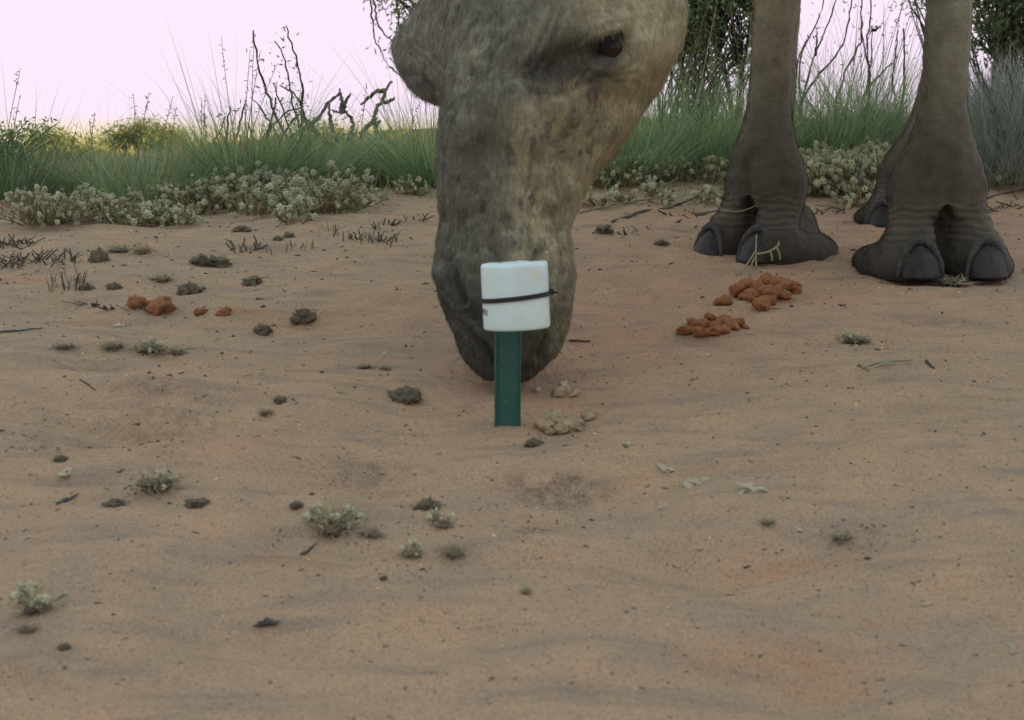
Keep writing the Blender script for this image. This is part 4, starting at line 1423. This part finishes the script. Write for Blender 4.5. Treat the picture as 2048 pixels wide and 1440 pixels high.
# ------------------------------------------------------------------ far trees and scrub on the lit slope
GF = 'rounded trees far off in the sunlight'
tree('far_tree', 'rounded sunlit tree far off on the left skyline', 292, 48, [(292, (0, 0, .7)), (300, (.4, 0, .6)), (280, (-.4, .1, .5))],
     [(.1, 0, .62, .80, .8, .36), (-.75, 0, .30, .6, .6, .32), (.85, 0, .22, .55, .6, .35)], 210, .17, 26, m_leaf2, GF, .5, .07)
tree('far_tree', 'low sunlit bush right of the far rounded tree', 350, 46, [(350, (0, 0, .7))], [(.0, 0, .3, .7, .6, .35)], 60, .2, 26, m_leaf2, GF, .45, .05)
tree('far_tree', 'pale green bush left of the far rounded tree', 150, 30, [(150, (0, 0, .6))], [(0, 0, .55, .9, .6, .35)], 90, .13, 26, m_leaf2, GF, .3, .04)
tree('far_tree', 'yellow sunlit bush between the tall stalks and the dead limbs', 655, 44, [(655, (0, 0, .5))], [(0, 0, .35, .85, .6, .4)], 70, .18, 26, m_leaf2, GF, .45, .05)
tree('far_tree', 'small bush on the skyline right of the left bush', 105, 38, [(105, (0, 0, .6))], [(0, 0, .6, .5, .5, .35)], 40, .15, 24, m_leaf2, GF, .35, .04)
mb = MB()
n = 9000
xs = rng.uniform(-28, 26, n); ys = rng.uniform(26, 64, n)
cl = fbm(np.stack([xs * .5, ys * .5, 0 * xs], -1), 3, 131)
kp = cl > -.15; xs, ys = xs[kp], ys[kp]; n = len(xs)
base = np.stack([xs, ys, ground_h(xs, ys) - .02], -1)
blades(mb, base, unit(np.hstack([rng.normal(0, .5, (n, 2)), np.ones((n, 1))])), rng.uniform(.15, .5, n), rng.uniform(.03, .09, n), rng.normal(0, .3, (n, 3)), tints(n, .7, 1.6, .2) * np.array([1.5, 1.1, .9]), 2)
fs = mb.build('far_scrub', m_leaf2)
fs['kind'] = 'stuff'; fs['label'] = 'dry scrub on the sunlit far slope'

# ------------------------------------------------------------------ things lying on the sand
m_clod = simple_mat('dark_crumbly_clod', (.33, .27, .19), rough=.95, scale=160, col2=(.13, .105, .08), bumpd=.003)
m_red = simple_mat('red_sand_lump', (.43, .19, .085), rough=.95, scale=220, col2=(.29, .12, .055), bumpd=.004, coord='world')
m_dark = simple_mat('black_twig', (.050, .046, .046), rough=.85, scale=120, col2=(.10, .088, .076))
m_pale = simple_mat('bleached_bit', (.78, .68, .54), rough=.9, scale=150, col2=(.50, .42, .30), bumpd=.002)
m_paledung = simple_mat('pale_dung', (.54, .40, .255), rough=.95, scale=160, col2=(.33, .24, .155), bumpd=.004, coord='world')
m_drytuft = leaf_mat('dry_tuft', (.38, .31, .22), .15)
m_browntuft = leaf_mat('brown_tuft', (.27, .225, .155), .15)

def ico(sub, seed, flat=.7, rough_=.25, freq=2.2, stretch=1.0):
    bm = bmesh.new(); bmesh.ops.create_icosphere(bm, subdivisions=sub, radius=1)
    v = np.array([q.co[:] for q in bm.verts]); f = [tuple(w.index for w in q.verts) for q in bm.faces]; bm.free()
    n = fbm(v * freq + seed * 3.1, 4, seed, .6)
    v = v * (1 + rough_ * n)[:, None]
    v *= np.array([stretch, 1, flat])
    return v, f

def tuft_blades(mb, n, rad, ln, wd, seed, up=.7, tint=None, zc=.2, ball=True):
    r_ = np.random.default_rng(seed)
    u = unit(r_.normal(0, 1, (n, 3)) * np.array([1, 1, .8]) + np.array([0, 0, .25]))
    base = u * rad * r_.uniform(.35, .95, (n, 1)) * np.array([1, 1, .75])
    base[:, 2] = np.maximum(base[:, 2], -.1 * rad)
    dr_ = unit(u * .8 + np.array([0, 0, up]) + r_.normal(0, .45, (n, 3)))
    blades(mb, base, dr_, ln * r_.uniform(.4, 1.3, n), wd * r_.uniform(.6, 1.4, n), r_.normal(0, .35, (n, 3)), tints(n, .5, 1.4, .12) if tint is None else tint, 3, face=unit(np.cross(dr_, r_.normal(0, 1, (n, 3)))))

# unit-size proto meshes, shared between alike pieces
CL = []
for k in range(4):
    mb = MB(); v, f = ico(3, 300 + k, .85, .5, 3.2); mb.add(v, f); me_b = mb.mesh('core', True); me_b.materials.append(m_clod)
    mb = MB(); tuft_blades(mb, 260, 1.0, .60, .09, 320 + k); me_t = mb.mesh('tufts'); me_t.materials.append(m_browntuft)
    CL.append((me_b, me_t))
ST = []
for k in range(4):
    mb = MB(); tuft_blades(mb, 260, .8, .50, .055, 340 + k, .35); me_a = mb.mesh('straw'); me_a.materials.append(m_drytuft)
    mb = MB(); v, f = ico(2, 350 + k, .45, .5, 2.4); mb.add(v * .55, f); me_b = mb.mesh('core', True); me_b.materials.append(m_clod)
    ST.append((me_a, me_b))
LP = []
for k in range(5):
    mb = MB(); v, f = ico(3, 360 + k, .8, .30, 2.0, 1.25); mb.add(v, f); me_ = mb.mesh('lump', True); me_.materials.append(m_red); LP.append(me_)
LPP = []
for me_ in LP:
    m2 = me_.copy(); m2.materials.clear(); m2.materials.append(m_paledung); LPP.append(m2)
PL = []
for k in range(3):
    mb = MB(); v, f = ico(2, 370 + k, .5, .5, 1.8, 1.3); mb.add(v, f); me_ = mb.mesh('bleached_bit', False); me_.materials.append(m_pale); PL.append(me_)

def size(px_r, g):
    return px_r * float((np.array(g) - CAMP) @ FW) / FPX

GC = 'dark crumbly clods on the sand'
for i, (px, py, r, hz, lab) in enumerate([
    (198, 522, 17, 1.2, 'tall dark tufted clod on the left sand near the bank'),
    (402, 528, 21, .8, 'left half of the broad dark crusted clods below the bank'),
    (438, 530, 21, .8, 'right half of the broad dark crusted clods below the bank'),
    (172, 578, 14, .8, 'small dark clod between the tall tufted clod and the red mounds'),
    (228, 577, 13, .7, 'flat dark clod up and left of the red mounds'),
    (380, 588, 22, .9, 'spiky brown clod just right of the red mounds'),
    (505, 566, 19, .6, 'low brown tuft right of the spiky brown clod'),
    (608, 640, 23, .9, 'shaggy dark clod midway between red mounds and muzzle'),
    (523, 665, 19, .7, 'small dark clod below left of the shaggy clod'),
    (812, 800, 30, .75, 'dark rounded clod on open sand left of the stake'),
    (562, 802, 13, .6, 'tiny dark clod left of the rounded clod near the stake'),
    (484, 462, 16, .6, 'stubby dark log-like clod at the edge of the woolly bank'),
    (120, 920, 14, .5, 'flat dark clod near the left edge in the foreground'),
    (1668, 388, 22, .6, 'brown tuft on the sand between the forelegs'),
    (1207, 465, 17, .8, 'dark clod on the sand right of the camel muzzle'),
    (1322, 488, 13, .6, 'small clod left of the turned foot'),
    (625, 418, 15, .7, 'black hollow clod at the foot of the woolly bank'),
    (556, 480, 9, .8, 'leftmost of two little clods below the woolly bank'),
    (579, 475, 11, .9, 'rightmost of two little clods below the woolly bank'),
    (855, 1015, 24, .7, 'dark tufted clod in the foreground below the stake'),
    (592, 1012, 14, .5, 'thin brown clod left of the foreground straw tuft'),
    (230, 1010, 22, .45, 'low brown clod below left of the foreground straw heap'),
    (395, 1008, 22, .4, 'flat brown clod below right of the foreground straw heap'),
    (1005, 832, 0, 0, '') , (128, 1297, 11, .7, 'little dark clod near the lower left corner'),
    (1128, 790, 23, .5, 'grey weathered clod just right of the stake'),
    (1735, 1118, 6, .8, 'single black pellet on the right foreground sand'), (768, 1157, 8, .6, 'small brown crumb below the stake in the foreground'),
    (1068, 890, 17, .55, 'brown crumb just below right of the stake foot')]):
    if not r: continue
    g = G(px, py); s = size(r, g)
    e = empty('clod', g + Vector((0, 0, .12 * s))); e.scale = (s, s * .9, s * hz); e.rotation_euler = (0, 0, rng.uniform(0, 6.28))
    tag(e, lab, 'clod', GC)
    link('core', CL[i % 4][0], e); t_ = link('tufts', CL[i % 4][1], e); t_['kind'] = 'stuff'

GS = 'dry straw tufts on the sand'
for i, (px, py, rx, hz, lab) in enumerate([
    (315, 975, 46, .8, 'flattened straw heap in the left foreground'),
    (668, 1060, 46, 1.0, 'pale straw tuft, tallest in the foreground'),
    (742, 1070, 26, .6, 'brown wiry straw wisp right of the tallest foreground tuft'),
    (886, 1052, 22, .6, 'pale straw wisp below the dark tufted clod'),
    (825, 1112, 25, .8, 'left one of the two small straw cones in the foreground'),
    (905, 1108, 28, .8, 'right one of the two small straw cones in the foreground'),
    (72, 1222, 36, .8, 'blurred grey straw tuft near the lower left edge'),
    (55, 1258, 22, .5, 'small brown straw wisp below the blurred grey tuft'),
    (300, 702, 40, .45, 'wide flat straw patch on the left sand'),
    (225, 694, 30, .4, 'low straw patch left of the wide flat patch'),
    (355, 706, 18, .6, 'pale crumpled straw wisp at the right of the wide flat patch'),
    (325, 560, 22, .6, 'straw wisps above the red mounds'),
    (285, 505, 20, .9, 'upright straw stub where the leaning straw is rooted'),
    (240, 502, 24, .5, 'dry mat left of the leaning straw'),
    (1122, 855, 42, .5, 'pale yellowish dung and straw heap right of the stake foot'),
    (1180, 832, 16, .8, 'little pale straw ball right of the yellowish heap'),
    (1535, 1046, 18, .6, 'thin straw knot in the right foreground'),
    (1052, 1185, 15, .7, 'lone straw stub in the lower middle foreground'),
    (1900, 568, 46, .3, 'trampled straw in front of the straight foot'),
    (1710, 682, 38, .3, 'flat dry straw strand on the right sand'),
    (532, 828, 16, .8, 'small yellow straw wisp on the left mid sand'),
    (770, 738, 14, .6, 'tiny straw wisp left of the muzzle'),
    (730, 735, 16, .5, 'pale little straw wisp further left of the muzzle'),
    (1680, 1075, 26, .3, 'fine dark straw row in the right foreground'),
    (130, 695, 26, .4, 'straw wisp near the left edge of the sand'),
    (1770, 445, 14, .5, 'straw crumbs at the toes of the rear foot')]):
    g = G(px, py); s = size(rx * 1.35, g)
    e = empty('straw_tuft', g + Vector((0, 0, .05 * s))); e.scale = (s, s * .8, s * hz); e.rotation_euler = (0, 0, rng.uniform(0, 6.28))
    tag(e, lab, 'straw', GS)
    t_ = link('straw', ST[i % 4][0], e); t_['kind'] = 'stuff'; link('core', ST[i % 4][1], e)

for (px, py, s_, lab) in [(652, 1052, .5, 'bleached seed heads caught in the tallest foreground straw tuft'), (694, 1046, .45, 'bleached seed heads on the right of the tallest foreground tuft'), (318, 972, .42, 'bleached seed heads in the flattened left straw heap'),
        (884, 1046, .35, 'bleached seed heads below the dark tufted clod'), (75, 1216, .5, 'bleached seed heads in the blurred grey tuft at lower left'), (822, 1108, .3, 'bleached seed heads in the left small straw cone'), (1700, 682, .4, 'bleached seed heads on the flat right straw strand'), (300, 700, .5, 'bleached seed heads in the wide flat straw patch')]:
    woolly(G(px, py), 6, rng.uniform(0, 6.28), s_ * .78, lab, 'bleached seed heads lying in straw')

def pile(name, label, cat, lumps, material=None, zsq=1.0, group=None):
    g0 = G(lumps[0][0], lumps[0][1])
    root = empty(name, g0); tag(root, label, cat, group)
    for i, (px, py, r, up) in enumerate(lumps):
        r = r * 1.22
        g = G(px, py + r * .6); s = size(r, g)
        o = link('lump', (material or LP)[i % 5], root)
        o.location = Vector(g) - g0 + Vector((0, rng.uniform(-.3, .3) * s, s * (.5 + up)))
        o.scale = (s * rng.uniform(.85, 1.15), s * rng.uniform(.85, 1.1), s * rng.uniform(.75, .95) * zsq)
        o.rotation_euler = (rng.uniform(-.4, .4), rng.uniform(-.5, .5), rng.uniform(0, 3.1))
pile('dung_heap', 'heap of red sand-coated droppings in front of the turned foot', 'dung', [
    (1445, 600, 14, 0), (1474, 583, 13, .2), (1494, 575, 15, .3), (1514, 578, 14, .3), (1530, 570, 12, .9), (1536, 586, 17, .2), (1556, 574, 14, .5), (1580, 575, 12, .2), (1566, 588, 13, 0),
    (1522, 605, 14, 0), (1538, 600, 13, .1), (1502, 590, 13, 0), (1594, 580, 8, 0), (1516, 592, 12, .1), (1487, 590, 10, 0), (1572, 572, 10, .5)], group='red dung heaps')
pile('dung_heap', 'smaller flatter heap of red sand-coated droppings nearer the stake', 'dung', [
    (1372, 660, 12, 0), (1385, 645, 9, 0), (1402, 647, 11, .1), (1420, 637, 9, .2), (1404, 664, 12, 0), (1430, 660, 12, 0), (1446, 643, 11, .1), (1462, 650, 13, 0), (1476, 643, 11, 0), (1424, 650, 11, .2), (1447, 658, 11, 0), (1490, 652, 5, 0)], group='red dung heaps')
pile('pale_dung_heap', 'low pale yellowish dung heap just right of the stake foot', 'dung', [
    (1090, 850, 15, 0), (1112, 838, 17, 0), (1135, 848, 16, -.1), (1120, 858, 13, 0), (1150, 840, 12, -.1), (1178, 832, 11, 0), (1158, 856, 8, 0), (1100, 862, 8, 0), (1128, 782, 15, -.2), (1145, 786, 10, -.2)], LPP)
pile('red_mound', 'pair of rounded red sand mounds on the left', 'sand mound', [(278, 600, 15, -.2), (322, 604, 21, -.3), (300, 606, 8, -.2)])
pile('red_mound', 'two tiny red sand knobs right of the red mounds', 'sand mound', [(402, 620, 9, -.2), (449, 620, 10, -.2)])

def stick(name, label, cat, pts_px, r_px, material, group=None, lift=None, sides=6, taper=.55, parent=None):
    gs = [G(x, y) for (x, y) in pts_px]
    r = size(r_px, gs[0])
    pts = np.array([np.array(g) + np.array([0, 0, r * .7 + (lift[i] if lift else 0)]) for i, g in enumerate(gs)])
    o0 = pts[0].copy()
    q = smooth_poly(pts, 4 + 4 * len(pts)) if len(pts) > 2 else pts[0] + np.linspace(0, 1, 6)[:, None] * (pts[1] - pts[0])
    q = q + rng.normal(0, r * .18, q.shape)
    prof_ = np.sin(np.linspace(.25, PI - .15, len(q))) if cat == 'leaf' else np.linspace(1, taper, len(q))
    mb = MB(); mb.tube(q - o0, r * prof_ * (1 + .12 * rng.normal(0, 1, len(q))), sides, np.ones(3) * rng.uniform(.8, 1.2))
    o = mb.build(name, material, None, True); o.location = o0
    tag(o, label, cat, group)
    return o
GK = 'fallen sticks on the sand'
stick('stick', 'grey crooked fallen stick right of the camel jaw', 'stick', [(1224, 446), (1255, 436), (1290, 424), (1330, 419), (1348, 416)], 4.0, m_wood, GK)
stick('stick', 'long brown runner stem lying behind the grey fallen stick', 'stick', [(1160, 428), (1240, 412), (1300, 405), (1345, 372), (1400, 358)], 2.4, m_stem, GK, [0, .004, .006, .01, .02])
stick('stick', 'dark wavy stick left of the turned foreleg', 'stick', [(1348, 414), (1390, 400), (1410, 385), (1432, 372)], 2.4, m_dark, GK, [0, .004, .008, .01])
stick('stick', 'pale stick poking in from the left edge', 'stick', [(-20, 667), (30, 664), (84, 658)], 3.0, m_wood, GK)
stick('stick', 'short black stick right of the muzzle', 'stick', [(1138, 683), (1158, 684), (1180, 684)], 3.2, m_dark, GK)
stick('dry_leaf', 'dark spindle-shaped dry leaf in the left foreground', 'leaf', [(113, 1012), (135, 1001), (158, 990)], 5.2, m_dark, 'dark dry leaves on the sand', taper=.8)
stick('dry_leaf', 'slim dark dry leaf below the tallest straw tuft', 'leaf', [(600, 1113), (618, 1101), (635, 1088)], 4.0, m_dark, 'dark dry leaves on the sand', taper=.8)
stick('dry_leaf', 'curled black leaf low in the left foreground', 'leaf', [(510, 1258), (532, 1249), (558, 1250)], 7.5, m_dark, 'dark dry leaves on the sand')
stick('stick', 'dark stick lying behind the straight foot', 'stick', [(1975, 398), (2010, 388), (2060, 378)], 2.4, m_dark, GK)
stick('stick', 'dark stick running behind the rear foot', 'stick', [(1690, 400), (1720, 388), (1760, 372)], 2.6, m_dark, GK)
stick('fallen_straw', 'bent yellow straw curved in front of the larger dung heap', 'straw', [(1520, 616), (1560, 617), (1590, 608), (1614, 594)], 1.8, m_straw, None)
stick('stick', 'thin dark stick lying across the left mid sand', 'stick', [(160, 760), (175, 770), (190, 782)], 2.0, m_dark, GK)
stick('fallen_straw', 'greyish straw blade right of the flat dry strand', 'straw', [(1725, 738), (1760, 733), (1822, 728)], 4.0, m_straw, None, [0, .004, .003])
stick('fallen_straw', 'dark straw blade crossing the greyish blade on the right', 'straw', [(1735, 742), (1770, 738), (1800, 730)], 2.8, m_stem, None, [0, .006, .004])
stick('stick', 'short twisted dark twig at the right beyond the straw blades', 'stick', [(1852, 724), (1862, 734), (1868, 738)], 3.0, m_dark, GK)
# a long dry straw leaning up out of the sand, and another lodged across the toes
def lean_straw(label, a, b, da, db, r):
    p0 = P(a[0], a[1], da); p1 = P(b[0], b[1], db)
    q = np.linspace(0, 1, 8)[:, None]
    pts = (p1 - p0) * q + np.array([0, 0, -.006]) * np.sin(q * PI)
    mb = MB(); mb.tube(pts, np.linspace(r, r * .5, 8), 5)
    o = mb.build('leaning_straw', m_straw, None, True); o.location = p0
    tag(o, label, 'straw')
g = G(290, 500); dgd = float((np.array(g) - CAMP) @ FW)
lean_straw('long dry straw leaning out of the sand on the left', (291, 500), (214, 432), dgd, dgd + .16, .0016)
fd = float((np.array(LEGS[1][0]) - CAMP) @ FW)
lean_straw('dry straw lodged across the pastern of the turned foreleg', (1443, 420), (1512, 411), fd - .095, fd - .060, .0015)

# dried sprig caught against the turned foot
g = G(1508, 545)
sp = empty('dry_sprig', g); tag(sp, 'dry yellow forked sprig leaning on the turned foot', 'sprig')
gd = float((np.array(g) - CAMP) @ FW)
for pl in [[(1480, 548), (1500, 520), (1512, 500)], [(1512, 540), (1512, 500), (1513, 470)], [(1500, 552), (1503, 530), (1512, 510)], [(1512, 508), (1535, 504), (1560, 488)], [(1540, 502), (1544, 518), (1543, 522)],
           [(1552, 494), (1558, 505), (1560, 520)], [(1545, 500), (1556, 490), (1558, 482)]]:
    pts = smooth_poly([P(x, y, gd - .012 + .0006 * k) for k, (x, y) in enumerate(pl)], 9) - np.array(g)
    mb = MB(); mb.tube(pts, np.linspace(.0019, .0011, 9), 5); mb.build('twig', m_straw, sp, True)

# dead stubble: low plants reduced to short upright sticks
def stubble(label, area, n, hpx, material, seed, lean_=.5, mats=None):
    r_ = np.random.default_rng(seed)
    x0, x1, y0, y1 = area
    g0 = G((x0 + x1) / 2, (y0 + y1) / 2)
    root = empty('dead_plant', g0); tag(root, label, 'dead plant', 'dead stick stubble on the sand')
    for k in range(int(n * 1.7)):
        u = r_.uniform(0, 1); g = G(x0 + (x1 - x0) * u, y0 + (y1 - y0) * u + r_.normal(0, 4))
        h = size(hpx * r_.uniform(.25, 1.0), g)
        dv = np.array([r_.normal(0, lean_), r_.normal(0, lean_), 1.0]) * h
        q = np.linspace(0, 1, 5)[:, None]
        pts = np.array(g - g0) + np.array([0, 0, -.2 * h]) + dv * 1.2 * q + r_.normal(0, h * .06, (5, 3)) * q
        mb = MB(); mb.tube(pts, np.linspace(1, .7, 5) * size(r_.uniform(1.0, 2.2), g), 5, np.ones(3) * r_.uniform(.7, 1.3))
        mb.build('stick', (material, material, m_wood, m_stem, m_clod)[r_.integers(5)], root)
stubble('stubble of short dark sticks right of the broad crusted clods', (458, 515, 506, 498), 13, 22, m_dark, 1, .7)
stubble('wide grey stubble row on the sand left of the muzzle', (690, 800, 480, 484), 24, 20, m_wood, 2, .6)
stubble('two dark forked sticks standing left of the wide grey stubble', (655, 690, 472, 478), 4, 24, m_dark, 3, .2)
stubble('dark fallen stubble behind the wide grey stubble', (745, 850, 455, 440), 14, 16, m_dark, 4, 1.1)
stubble('black tangled stubble at the left edge of the sand', (0, 90, 535, 520), 26, 26, m_dark, 5, .9)
stubble('dark leaning stubble left of the tall tufted clod', (92, 160, 528, 520), 14, 26, m_dark, 6, .7)
stubble('dark ragged stubble highest on the left edge', (0, 60, 494, 490), 20, 18, m_dark, 7, 1.0)
stubble('row of fallen black twigs left of the red mounds', (150, 300, 610, 622), 18, 12, m_dark, 8, 2.2)
stubble('scattered thin upright stalks below the tall tufted clod', (100, 170, 580, 570), 14, 36, m_stem, 9, .25)
stubble('sparse dark sticks above the red dung heaps', (1240, 1300, 470, 460), 6, 12, m_dark, 10, 1.5)
stubble('thin sticks standing in the sand between clods and stubble', (530, 640, 506, 495), 7, 18, m_stem, 11, .3)
stubble('dark stubble of fallen sticks beside the rear foot', (1640, 1700, 372, 380), 10, 14, m_dark, 12, 1.6)
stubble('dark twigs scattered right of the straight foreleg', (1970, 2048, 420, 412), 12, 12, m_dark, 13, 1.8)
stubble('dark twigs scattered left of the rear foot', (1600, 1700, 430, 420), 12, 11, m_dark, 14, 1.8)
stubble('small dark twigs behind the turned foot', (1330, 1400, 440, 430), 9, 11, m_dark, 15, 1.8)

# bleached bits
for i, (px, py, r, lab) in enumerate([
    (1388, 968, 15, 'white bleached crumb, left of two in the right foreground'), (1408, 962, 10, 'small white crumb touching the left bleached crumb'),
    (1505, 982, 22, 'white bleached crumb, right of two in the right foreground'), (1482, 986, 9, 'grey crumb beside the right bleached crumb'), (1328, 1014, 8, 'tiny white seed below the bleached crumbs'),
    (1330, 940, 15, 'flat pale chip above the bleached crumbs'), (1596, 1060, 6, 'white fleck in the right foreground'), (1400, 1098, 5, 'pale fleck below the bleached crumbs'),
    (1118, 848, 10, 'pale knob in the yellowish heap beside the stake'), (345, 1098, 5, 'white fleck in the left foreground'), (132, 948, 14, 'pale chip near the left edge'),
    (240, 655, 11, 'pale chip on the left sand'), (1855, 1210, 8, 'grey stone chip at the lower right'), (2020, 1290, 8, 'dark stone chip at the lower right edge'), (1258, 890, 9, 'pale chip right of the stake'), (1130, 770, 12, 'grey pebble right of the stake'), (1075, 780, 10, 'small grey pebble at the right of the stake')]):
    g = G(px, py); s = size(r, g)
    o = link('bleached_bit', PL[i % 3]); o.location = g + Vector((0, 0, .15 * s)); o.scale = (s, s * .8, s * 1.1); o.rotation_euler = (0, 0, rng.uniform(0, 6.28))
    tag(o, lab, 'crumb', 'pale crumbs on the sand')

# many small dark twig and leaf fragments
FRG = []
for k in range(8):
    r_ = np.random.default_rng(400 + k)
    mb = MB(); q = np.linspace(-.5, .5, 6)[:, None]
    pts = np.hstack([q, .12 * r_.normal() * q ** 2 * 4 + .05 * r_.normal(0, 1, (6, 1)), .05 * np.abs(r_.normal(0, 1, (6, 1)))])
    mb.tube(pts, np.array([.03, .055, .06, .055, .045, .02]) * r_.uniform(.6, 1.9), 5, np.ones(3) * r_.uniform(.7, 1.5))
    me_ = mb.mesh('twig_fragment'); me_.materials.append(m_dark if k < 4 else (m_stem if k < 6 else m_clod)); FRG.append(me_)
AREAS = [((0, 700, 470, 640), 95, 'small twig fragment littering the sand left of the muzzle near the bank', 'twig fragments near the left bank'),
         ((0, 860, 640, 900), 55, 'small twig fragment littering the open sand left of the stake', 'twig fragments left of the stake'),
         ((1160, 2048, 410, 560), 70, 'small twig fragment littering the sand around the camel feet', 'twig fragments around the feet'),
         ((1060, 2048, 600, 960), 42, 'small twig fragment littering the open sand right of the stake', 'twig fragments right of the stake'),
         ((0, 2048, 960, 1420), 30, 'small twig fragment littering the foreground sand', 'twig fragments in the foreground')]
for (x0, x1, y0, y1), n, lab, grp in AREAS:
    for k in range(n):
        g = G(rng.uniform(x0, x1), rng.uniform(y0, y1))
        ln = size(rng.uniform(5, 15) * (1.0 if rng.uniform() < .85 else 1.6), g)
        o = link('twig_fragment', FRG[rng.integers(8)])
        o.location = g + Vector((0, 0, ln * .03)); o.scale = (ln, ln, ln)
        o.rotation_euler = (rng.uniform(-.2, .2), rng.uniform(-.35, .25), rng.uniform(0, 6.28))
        tag(o, lab, 'twig', grp)

# crumbs of litter too small to count
mb = MB()
n = 5200
py = 380 + 1030 * rng.uniform(0, 1, n) ** 1.7; px = rng.uniform(-60, 2110, n)
CLU = [(1115, 985, 60, 22), (1070, 1055, 30, 40), (750, 940, 60, 16), (330, 860, 70, 24), (60, 885, 50, 20), (1700, 1075, 60, 14), (860, 1110, 50, 12), (680, 1060, 60, 18), (300, 970, 70, 20), (1120, 850, 60, 20),
       (280, 700, 120, 14), (760, 480, 110, 30), (60, 520, 90, 30), (250, 600, 150, 25), (480, 560, 160, 40), (1300, 440, 120, 30), (1700, 400, 130, 30), (1900, 570, 80, 14), (200, 450, 200, 12), (650, 440, 160, 12), (1720, 680, 60, 10), (850, 1020, 40, 20)]
for k in range(1500):
    c_ = CLU[rng.integers(len(CLU))]; px[k] = c_[0] + rng.normal(0, 1) * c_[2]; py[k] = c_[1] + rng.normal(0, 1) * c_[3]
dd = np.array([ray(a, b_) for a, b_ in zip(px, py)])
# meet the smooth terrain, then settle on the fine one
tt = np.full(n, 1.5)
for _ in range(30):
    p = CAMP + tt[:, None] * dd
    tt = tt + (p[:, 2] - ground_coarse(p[:, 0], p[:, 1])) / (-dd[:, 2] + .096 * dd[:, 1]) * .9
p = CAMP + tt[:, None] * dd
ok = (tt > .4) & (tt < 3.6); p = p[ok]; tt = tt[ok]; n = len(p)
p[:, 2] = ground_h(p[:, 0], p[:, 1])
s = rng.uniform(.8, 3.2, n) ** 1.0 * tt / FPX * rng.choice([.6, 1, 1.5], n, p=[.5, .4, .1])
a = rng.uniform(0, 6.28, n)
ux = np.stack([np.cos(a), np.sin(a), .1 * rng.normal(0, 1, n)], -1) * (s * rng.uniform(.8, 2.2, n))[:, None]; uy = np.stack([-np.sin(a), np.cos(a), 0 * a], -1) * (s * .7)[:, None]
top = p + np.array([0, 0, 1.0]) * (s * 1.0)[:, None]
v = np.stack([p - ux - uy * .3, p + uy, p + ux, p - uy, top], 1).reshape(-1, 3)
idx = (np.arange(n) * 5)[:, None]
f = np.concatenate([idx + np.array([[i, (i + 1) % 4, 4]]) for i in range(4)])
pal_ = np.array([[.45, .4, .38], [.8, .7, .6], [3.2, 3.0, 2.5], [1.6, 1.2, .9]])[rng.choice(4, n, p=[.55, .2, .1, .15])]
mb.add(v, f, np.repeat(pal_, 5, axis=0))
lit = mb.build('litter_crumbs', m_clod)
lit['kind'] = 'stuff'; lit['label'] = 'fine crumbs of bark and seed scattered over the sand'
